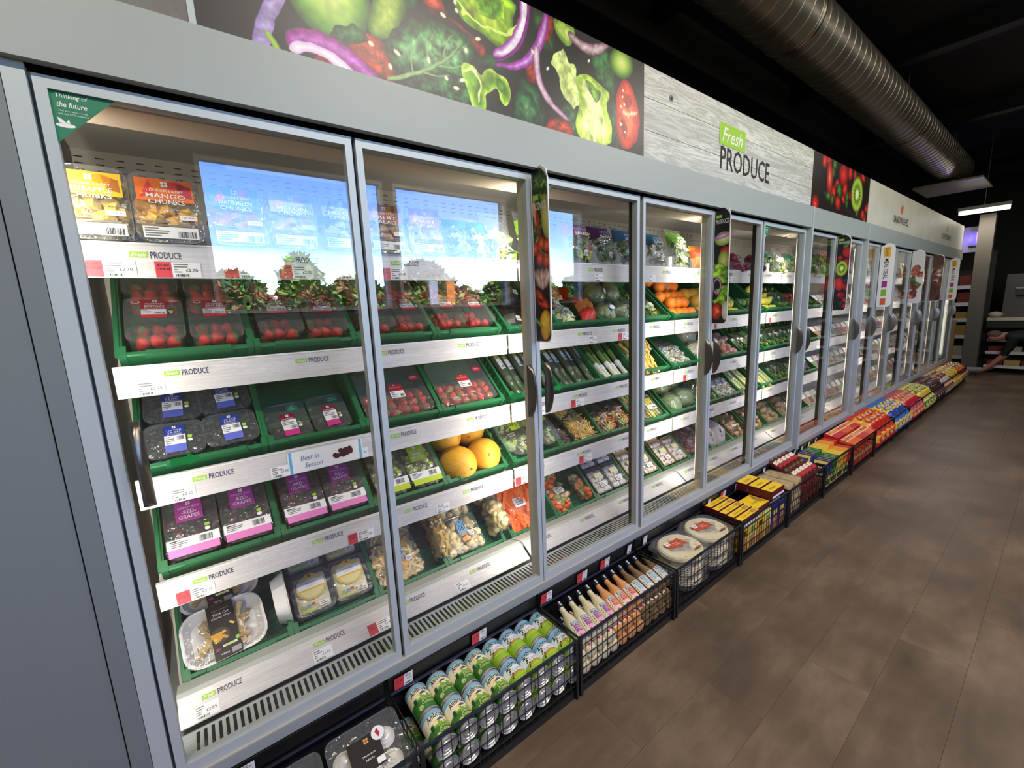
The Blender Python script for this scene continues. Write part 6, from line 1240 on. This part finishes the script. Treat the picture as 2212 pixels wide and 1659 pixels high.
# sharing bags of snacks
def crisp(cols, seed): return bag('crisp_bag', .17, .2, .06, [], tuple((i/len(cols), (i+1)/len(cols), c) for i, c in enumerate(cols)), lambda s: (s.e2(0, .1, .05, .03, cols[-1], 1), s.t2('CRISPS', 0, .1, .07, .018, WHITE, 2, .02)), seed, base=cols[0])
SN = [('red and yellow', (C_(196, 40, 36, .25), C_(232, 170, 60, .25), C_(206, 60, 40, .25))), ('blue and yellow', (C_(50, 76, 150, .25), C_(236, 196, 70, .25), C_(70, 120, 190, .25))), ('red and pink', (C_(196, 36, 60, .25), C_(236, 160, 90, .25), C_(214, 90, 110, .25))), ('yellow and green', (C_(236, 206, 70, .25), C_(90, 140, 60, .25), C_(240, 220, 120, .25))), ('dark brown', (C_(70, 48, 46, .25), C_(130, 96, 84, .25), C_(90, 50, 60, .25))), ('white and brown', (C_(214, 206, 196, .25), C_(120, 66, 50, .25), C_(230, 190, 150, .25))), ('golden yellow', (C_(240, 200, 60, .25), C_(246, 226, 130, .25), C_(226, 150, 50, .25))), ('mixed bright', (C_(226, 120, 50, .25), C_(240, 220, 150, .25), C_(140, 40, 60, .25)))]
for k, (nm, cols) in enumerate(SN):
    x0 = basket(8+k, '%s crisp bags' % nm, ((.1, False), (.25, False), (.4, False))); t = crisp(list(cols), 60+k)
    for j in range(10 if k < 5 else 6):
        n = 5 if k < 5 else 3
        put(t, TR(x0+.1+(.42/(n-1))*(j % n), -.222+.06*(j//n), .2-.035*(j//n)+.05*(j//n)) @ RX(24) @ RZ(rnd.uniform(-12, 12)), '%s crisp bag, %s in its basket' % (nm, ORD[j]), '%s crisp bags' % nm)
    for j in range(4): put(t, TR(x0+.09+.145*j, -.222, BZB) @ RX(82) @ RZ(rnd.uniform(-5, 5)), '%s crisp bag standing behind the wire, %s along' % (nm, ORD[j]), '%s crisp bags' % nm)

# ------------------------------------------------------------------ blade signs on the door posts
def blade(x, w, z0, z1, paint, label, white=False):
    h = z1-z0; r = root('blade_sign', label, 'sign', TR(x, -.0, z0), 'blade signs on the doors')
    P = [(0, 0), (-w*.8, 0), (-w*.95, .012), (-w, .03), (-w, h-.05), (-w*.9, h-.018), (-w*.65, h-.002), (-w*.4, h), (0, h-.03)]
    new('board', MB().extr(P, 0, .004, WHITE, 'x').mesh('blade_board'), r)
    if paint:
        me = paint.mesh('blade_picture'); co = np.zeros(len(me.vertices)*3); me.vertices.foreach_get('co', co); co = co.reshape(-1, 3)
        # keep the picture inside the rounded outline
        for c in co:
            u, v = c[0], c[1]
            top = h-.006-(.045*max(0, (u/w-.45)/.55)**2); c[1] = min(max(v, .004+.02*max(0, (u/w-.7)/.3)**2), top)
            c[0] = min(max(u, .003), w-.004)
        me.vertices.foreach_set('co', co.ravel()); me.update()
        new('printed_picture', me, r, Matrix(((0, 0, 1, -.0006), (-1, 0, 0, 0), (0, 1, 0, 0), (0, 0, 0, 1))))
    return r
BM = Matrix(((0, 0, -1, -.0006), (-1, 0, 0, 0), (0, 1, 0, 0), (0, 0, 0, 1)))    # artwork x runs out from the glass
def art(r, s, name='lettering'):
    for i, (x, y, z) in enumerate(s.v): s.v[i] = (-z-.001, -x, y)
    new(name, s.mesh('blade_lettering'), r)
w, h = .085, .6
p = Paint(w, h, 36, 220, (24, 22, 20))
for i, (cx, cy) in enumerate(((.055, .575), (.06, .545), (.03, .55), (.06, .49), (.04, .475), (.03, .41), (.022, .38), (.018, .35))): p.ell(cx, cy, .03, .03, [(110, 150, 66), (64, 106, 38), (28, 56, 18)], 0, .03, 60, i, tex=.7, tsc=140)
p.ell(.014, .45, .009, .05, [(236, 196, 130), (206, 150, 80)], .1, .006, 60, 2); p.ell(.03, .42, .007, .06, [(196, 60, 34), (150, 34, 20)], .1, .006, 60, 3); p.ell(.072, .43, .024, .075, [(214, 212, 140), (192, 192, 108), (140, 150, 70)], .08)
for cx, cy in ((.045, .345), (.012, .33), (.072, .335), (.035, .295), (.07, .285)): p.ell(cx, cy, .019, .024, [(246, 140, 100), (214, 66, 38), (150, 26, 18)], 0)
p.stroke([(.03, .335), (.045, .315), (.075, .3)], .002, [(150, 150, 80), (170, 170, 90)], 5, wob=.001, tex=0)
for k_, (cx, a_) in enumerate(((.03, .5), (.045, .0), (.06, -.5), (.022, .9), (.07, -.9))): p.ell(cx, .225, .015, .036, [(246, 232, 220), (226, 190, 176), (150, 104, 96)], a_*.5, .002, 60, k_, tex=.15)
p.ell(.045, .205, .008, .02, [(240, 232, 220), (190, 160, 150)], 0); p.poly([(.0, .185), (.03, .19), (.06, .155), (.085, .12), (.05, .115), (.015, .14)], [(120, 20, 14), (206, 60, 26), (240, 130, 50)], 7, .003, 60, .25, depth=.02); p.ell(.03, .15, .02, .006, [(70, 12, 10), (120, 24, 16)], -.5)
p.poly([(.03, .03), (.02, .07), (.035, .105), (.06, .118), (.082, .1), (.084, .04), (.06, .005), (.04, .008)], [(196, 130, 16), (240, 186, 40), (250, 214, 90)], 10, .003, 40, .15, depth=.025); p.stroke([(.0, .085), (.02, .068), (.04, .055)], .006, [(110, 140, 50), (160, 180, 80)], 11, wob=.001, tex=.1, depth=.006)
r = blade(1.036, w, 1.305, 1.905, p, 'blade sign with carrots, tomatoes, garlic and a yellow pepper')
s = MB().r2(.008, .038, .49, .51, LIME, 2).t2('Fresh', .023, .5, .024, .01, WHITE, 3, 0, .3).t2('PRODUCE', .04, .47, .068, .024, WHITE, 2, .02); art(r, s)
p = Paint(w, h, 36, 220, (20, 20, 20))
p.ell(.05, .44, .045, .035, [(226, 224, 180), (190, 200, 130), (120, 150, 60)], .1); p.ell(.045, .455, .045, .012, [(240, 230, 236), (150, 70, 140)], .2); p.ell(.06, .37, .03, .03, [(206, 60, 50), (150, 24, 24)], 0, .01); p.ell(.055, .33, .03, .05, [(206, 206, 120), (170, 180, 90), (110, 130, 50)], 0)
for i, (cx, cy) in enumerate(((.06, .26), (.05, .24), (.03, .29), (.055, .17), (.06, .15), (.04, .13), (.02, .27))): p.ell(cx, cy, .03, .026, [(200, 222, 90), (140, 186, 50), (70, 120, 30)], 0, .03, 50, i, tex=.3)
p.ell(.025, .2, .024, .045, [(220, 190, 220), (130, 40, 120)], 0, 0, 20, 1, .7); p.ell(.03, .07, .03, .045, [(236, 150, 80), (190, 60, 34), (110, 20, 16)], 0, .01, 60, 9, tex=.3); p.ell(.075, .07, .02, .05, [(226, 214, 190), (190, 180, 160)], 0)
r = blade(2.294, w, 1.305, 1.905, p, 'blade sign with lettuce, onion rings and cucumber on black')
s = MB().r2(.01, .04, .545, .56, LIME, 2).t2('PRODUCE', .042, .527, .066, .022, WHITE, 2, .02); art(r, s)
p = Paint(.09, h, 36, 200, (22, 24, 22))
for i in range(26):
    q = random.Random(i); c = q.choice([[(70, 80, 110), (36, 40, 64), (14, 16, 30)]]*2+[[(214, 60, 60), (176, 30, 44), (100, 10, 24)]]*2); p.ell(q.uniform(0, .09), q.uniform(0, .45), .02, .022, c, 0, .004, 60, i, tex=.2)
p.ell(.07, .45, .03, .04, [(206, 50, 60), (160, 20, 40)], .3); p.ell(.06, .5, .02, .014, [(90, 150, 60), (50, 110, 40)], .4); kiwi(p, .042, .33, .04, .062); p.ell(.03, .21, .03, .05, [(226, 70, 60), (180, 30, 34)], .2)
r = blade(4.19, .09, 1.31, 1.9, p, 'blade sign with kiwi, raspberries and blueberries')
s = MB().r2(.01, .045, .54, .555, LIME, 2).t2('PRODUCE', .045, .525, .07, .02, WHITE, 2, .02); art(r, s)
def meal(x, lb):
    r = blade(x, .108, 1.305, 1.9, None, lb)
    s = MB().r2(.025, .075, .47, .56, C_(226, 170, 50), 2).t2('Lunch', .05, .515, .07, .03, INK, 3, 0, .2, -PI/2).t2('MEAL DEAL', .05, .36, .19, .034, INK, 2, .01, 0, -PI/2)
    for y, c in ((.215, C_(150, 40, 130)), (.135, C_(120, 170, 50)), (.05, C_(200, 90, 50))): s.r2(.028, .068, y-.03, y+.03, c, 2)
    art(r, s)
meal(5.425, 'white blade sign reading Lunch MEAL DEAL before the ham sandwich sign'); meal(9.015, 'white blade sign reading MEAL DEAL at the far end')
for x, lb, cols in ((6.7, 'blade sign with a ham and salad sandwich', [(206, 110, 90), (230, 180, 150), (120, 60, 40), (90, 120, 50)]), (7.825, 'blade sign with a filled brown roll', [(150, 70, 60), (214, 190, 170), (90, 40, 30), (120, 60, 40)])):
    p = Paint(.11, h, 24, 100, (210, 205, 200) if x < 7 else (80, 50, 44))
    for i in range(18): q = random.Random(i+int(x*9)); c = q.choice(cols); p.ell(q.uniform(.01, .1), q.uniform(.02, .42), .03, .03, [c, tuple(v*.6 for v in c)], q.uniform(0, 3), .02, 50, i, tex=.4)
    blade(x, .11, 1.31, 1.9, p, lb)

# ------------------------------------------------------------------ spiral air duct under the ceiling
DUCT = mat('galvanised_duct', (158, 152, 140), .36, .85, var=.2, vscale=3)
YD, ZD, RD = .12, 3.2, .195
r = root('air_duct', 'round galvanised spiral air duct under the black ceiling', 'duct', TR(0, YD, ZD))
new('pipe', MB().lathe([(RD, 1.0), (RD, 9.5)], 40, DUCT, RY(90)).mesh('duct_pipe', 40), r)
rb = MB().lathe([(RD, -.006), (RD+.004, -.003), (RD+.004, .003), (RD, .006)], 40, DUCT, RY(90), False).mesh('duct_rib', 60)
for k in range(69): new('rib', rb, r, TR(1.05+.122*k, 0, 0) @ RY(0))
cl = MB().lathe([(RD+.001, -.016), (RD+.007, -.012), (RD+.007, .012), (RD+.001, .016)], 40, STEEL, RY(90), False).mesh('duct_clamp', 60)
for x in (3.4, 6.4, 9.2): new('clamp_ring', cl, r, TR(x, 0, 0)); new('hanger_wire', MB().tube([(x, 0, RD), (x, 0, .49)], .0035, CASEM, 5).mesh('duct_wire'), r)
new('end_diffuser', MB().box(8.9, 9.9, -.36, .36, -.26, -.235, mat('diffuser_plate', (130, 124, 112), .5)).mesh('duct_diffuser'), r)
# ------------------------------------------------------------------ far end of the aisle
COLM = mat('column_grey', (84, 78, 68), .6); ENDD = mat('end_unit_black', (24, 23, 22), .6)
new('column', MB().box(10.45, 10.62, -.27, -.09, 0, 2.62, COLM).mesh('column'), None, None, 'grey square column at the far end of the aisle', 'column')
r = root('tube_lamp', 'bright white tube lamp above the far column', 'lamp', TR(10.1, -.16, 2.64))
new('housing', MB().box(-.05, .05, -.28, .28, .03, .08, CASEM).mesh('tube_housing'), r); new('tube', MB().tube([(0, -.27, 0), (0, .27, 0)], .03, mat('lit_tube', (255, 246, 226), .4, emit=9.0), 10).mesh('lit_tube', 60), r)
new('hanger_wire', MB().tube([(0, 0, .08), (0, 0, 1.05)], .004, CASEM, 5).mesh('tube_wire'), r)
area('tube_lamp_light', (10.1, -.16, 2.6), (0, 0, -1), .06, .6, 14, (1, .95, .86))
new('header_box', MB().box(11.0, 11.1, -.12, .95, 2.08, 2.5, mat('header_box_white', (190, 186, 190), .6)).mesh('header_box'), None, None, 'pale bulkhead box lit violet beside the far column', 'bulkhead')
r = root('insect_lamp', 'violet insect killer lamp fixed to the pale bulkhead', 'lamp', TR(10.94, -.02, 2.3)); new('casing', MB().box(0, .068, -.08, .08, -.12, .12, CASEM).mesh('insect_casing'), r); new('uv_tube', MB().tube([(-.02, -.03, -.1), (-.02, -.03, .1)], .02, mat('uv_tube', (90, 70, 255), .4, emit=8.0), 8).mesh('uv_tube', 60), r)
_pl = bpy.data.lights.new('insect_lamp_light', 'POINT'); _pl.energy = 1.5; _pl.color = (.2, .12, 1); _pl.shadow_soft_size = .03; _po = bpy.data.objects.new('insect_lamp_light', _pl); COL.objects.link(_po); _po.location = (10.86, .06, 2.3)
# shelving behind the column
r = root('shelf_rack', 'black shelf rack of groceries beyond the last fridge', 'shelf', TR(11.2, 0, 0)); new('carcass', MB().box(.3, .35, -.25, .9, 0, 2.1, ENDD).mesh('rack_back'), r)
for k, z in enumerate((.25, .62, .92, 1.2, 1.5)):
    new('shelf', MB().box(0, .3, -.2, .9, z-.02, z, ENDD).mesh('rack_shelf'), r); new('shelf_edge_strip', MB().box(-.006, 0, -.2, .9, z-.045, z+.02, WHITE).mesh('rack_strip'), r)
q = random.Random(5)
for k, z in enumerate((.25, .62, .92, 1.2, 1.5)):
    for j in range(5):
        c = q.choice(((150, 130, 80), (120, 50, 40), (190, 180, 150), (170, 140, 60), (90, 80, 60))); hh = q.uniform(.12, .2)
        new('grocery_box', MB().box(0, .12, -.07, .07, 0, hh, C_(*c)).r2(0, .01, 0, .01, C_(*c), 0).mesh('grocery_box'), None, TR(11.22, -.1+.17*j, z), 'grocery carton on the rack beyond the last fridge, %s shelf up, %s along' % (ORD[k], ORD[j]), 'box', 'rack groceries')
new('wooden_post', MB().box(10.2, 10.26, .0, .06, 0, .95, mat('pale_timber', (140, 112, 74), .7, var=.2, vscale=12, stretch=(6, 6, .6))).mesh('wooden_post'), None, None, 'short pale timber post before the far column', 'post')
new('bumper_rail', MB().tube([(10.15, .12, .13), (10.35, -.34, .13)], .045, mat('bumper_grey', (120, 120, 118), .4), 12).mesh('bumper_rail', 60), None, None, 'round grey bumper rail low across the end of the aisle', 'rail')
# counter with the ice cream machine
r = root('end_counter', 'black counter unit with stocked shelves at the aisle end', 'counter', TR(11.1, 0, 0))
new('worktop', MB().box(-.05, .8, -2.2, -.27, .9, .95, mat('counter_cream', (196, 186, 160), .5)).mesh('counter_top'), r); new('carcass', MB().box(.3, .8, -2.2, -.27, 0, .9, ENDD).mesh('counter_carcass'), r); new('apron', MB().box(-.03, .3, -2.2, -.27, .78, .9, ENDD).mesh('counter_apron'), r)
for z in (.12, .36, .58): new('shelf', MB().box(0, .3, -2.2, -.27, z-.02, z, ENDD).mesh('counter_shelf'), r); new('shelf_edge_strip', MB().box(-.006, 0, -2.2, -.3, z-.035, z+.015, WHITE).mesh('counter_strip'), r)
for k, z in enumerate((.12, .36, .58)):
    for j in range(6):
        c = ((150, 50, 44), (196, 170, 90), (120, 40, 36), (206, 196, 170), (90, 70, 50))[(k*2+j) % 5]
        new('grocery_box', MB().box(0, .14, -.09, .09, 0, .1, C_(*c)).mesh('counter_box'), None, TR(11.12, -.42-.2*j, z), 'grocery carton on the end counter, %s shelf up, %s along' % (ORD[k], ORD[j]), 'box', 'counter groceries')
MCH = mat('machine_grey', (64, 63, 60), .45, .4)
r = root('ice_cream_machine', 'sloped grey ice cream machine with red sign on the end counter', 'machine', TR(11.15, -.42, .95))
new('body', MB().extr([(0, 0), (.12, .72), (.55, .72), (.55, 0)], -1.2, .0, MCH, 'y').mesh('machine_body'), r)
SL = Matrix.Rotation(math.atan2(.12, .72), 4, 'Y')
new('hood', MB().box(-.06, .04, -.55, -.13, .36, .47, BLACK).mesh('machine_hood'), r, SL); new('hood_trim', MB().box(-.065, .04, -.56, -.12, .47, .49, STEEL).mesh('machine_trim'), r, SL); new('outlet', MB().box(-.012, .02, -.42, -.24, .22, .34, BLACK).mesh('machine_outlet'), r, SL)
s = MB().r2(-.2, .2, -.04, .04, C_(206, 50, 70), 1).t2('Ice Cream', 0, 0, .3, .04, WHITE, 2, .02)
new('red_sign', s.mesh('machine_sign'), r, SL @ Matrix(((0, 0, -1, -.004), (-1, 0, 0, -.42), (0, 1, 0, .6), (0, 0, 0, 1))))
new('paper_bag', MB().ball((0, 0, .05), .07, C_(190, 180, 160), 8, 6, (1, 1.3, .8)).mesh('paper_bag', 60), None, TR(11.1, -.36, .95), 'crumpled pale bag beside the ice cream machine', 'bag')
# ------------------------------------------------------------------ person kneeling and reaching down at the end of the aisle
SKIN = mat('skin', (176, 122, 98), .5); CLOTH = mat('black_clothing', (15, 15, 17), .8); HAIR = mat('brown_hair', (104, 82, 62), .7, var=.2, vscale=60)
def person():
    V, E, R = [], [], []
    def pt(p, rad, prev=None):
        V.append(p); R.append(rad)
        if prev is not None: E.append((prev, len(V)-1))
        return len(V)-1
    pel = pt((.10, -1.12, .62), .15); sp = pt((.06, -.92, .66), .14, pel); ch = pt((.02, -.70, .66), .15, sp); nk = pt((-.0, -.53, .64), .062, ch); hd = pt((-.02, -.44, .63), .08, nk); hd2 = pt((-.02, -.36, .60), .075, hd)
    for s_, (el, wr, hn) in (((-1), ((-.10, -.58, .34), (-.12, -.42, .12), (-.12, -.33, .04))), ((1), ((.20, -.60, .36), (.22, -.48, .12), (.22, -.40, .04)))):
        sh = pt((.02+s_*.13, -.66, .60), .07, ch); e = pt(el, .048, sh); w_ = pt(wr, .032, e); h_ = pt(hn, .034, w_)
        for f in range(4): a = pt((hn[0]+(f-1.5)*.02, hn[1]+.05, .022), .0095, h_); pt((hn[0]+(f-1.5)*.023, hn[1]+.09+.008*(f in (1, 2)), .012), .008, a)
        a = pt((hn[0]-s_*.035, hn[1]+.02, .022), .010, h_); pt((hn[0]-s_*.05, hn[1]+.045, .014), .008, a)
        hp = pt((.10+s_*.1, -1.14, .56), .11, pel); kn = pt((.08+s_*.12, -.92, .14), .075, hp); ak = pt((.10+s_*.12, -1.28, .07), .05, kn); pt((.10+s_*.12, -1.42, .06), .045, ak)
    me = bpy.data.meshes.new('person_body'); me.from_pydata(V, E, []); o = bpy.data.objects.new('tmp', me); COL.objects.link(o)
    sk = o.modifiers.new('skin', 'SKIN'); sk.use_smooth_shade = True; o.modifiers.new('sub', 'SUBSURF').levels = 2
    for i, d in enumerate(me.skin_vertices[0].data): d.radius = (R[i], R[i]); d.use_root = (i == 0)
    bpy.context.view_layer.update(); m2 = bpy.data.meshes.new_from_object(o.evaluated_get(bpy.context.evaluated_depsgraph_get())); bpy.data.objects.remove(o)
    m2.materials.clear()
    for m in (CLOTH, SKIN): m2.materials.append(m)
    for p in m2.polygons:
        c = p.center; p.material_index = 1 if (c.y > -.56 and c.z > .5) or (c.z < .33 and c.y > -.62) else 0
    r = root('person', 'person in black clothes kneeling and reaching down to the floor', 'person', TR(10.95, .04, 0))
    new('body', m2, r)
    h = MB().ball((-.015, -.435, .672), .088, HAIR, 16, 10, (.95, 1.1, .78)); h.v = [v for v in h.v]; new('hair', h.mesh('person_hair', 60), r)
    f = MB()
    for sx in (-1, 1): f.ball((-.02+sx*.03, -.386, .594), .009, INK, 8, 5); f.ball((-.02+sx*.072, -.43, .61), .018, SKIN, 8, 5, (.5, 1, 1.3))
    f.ball((-.02, -.378, .572), .013, SKIN, 8, 5, (.8, 1, 1.2)); f.box(-.04, 0, -.396, -.386, .548, .554, C_(130, 70, 66)); new('face', f.mesh('person_face', 60), r)
person()
bpy.context.view_layer.update()
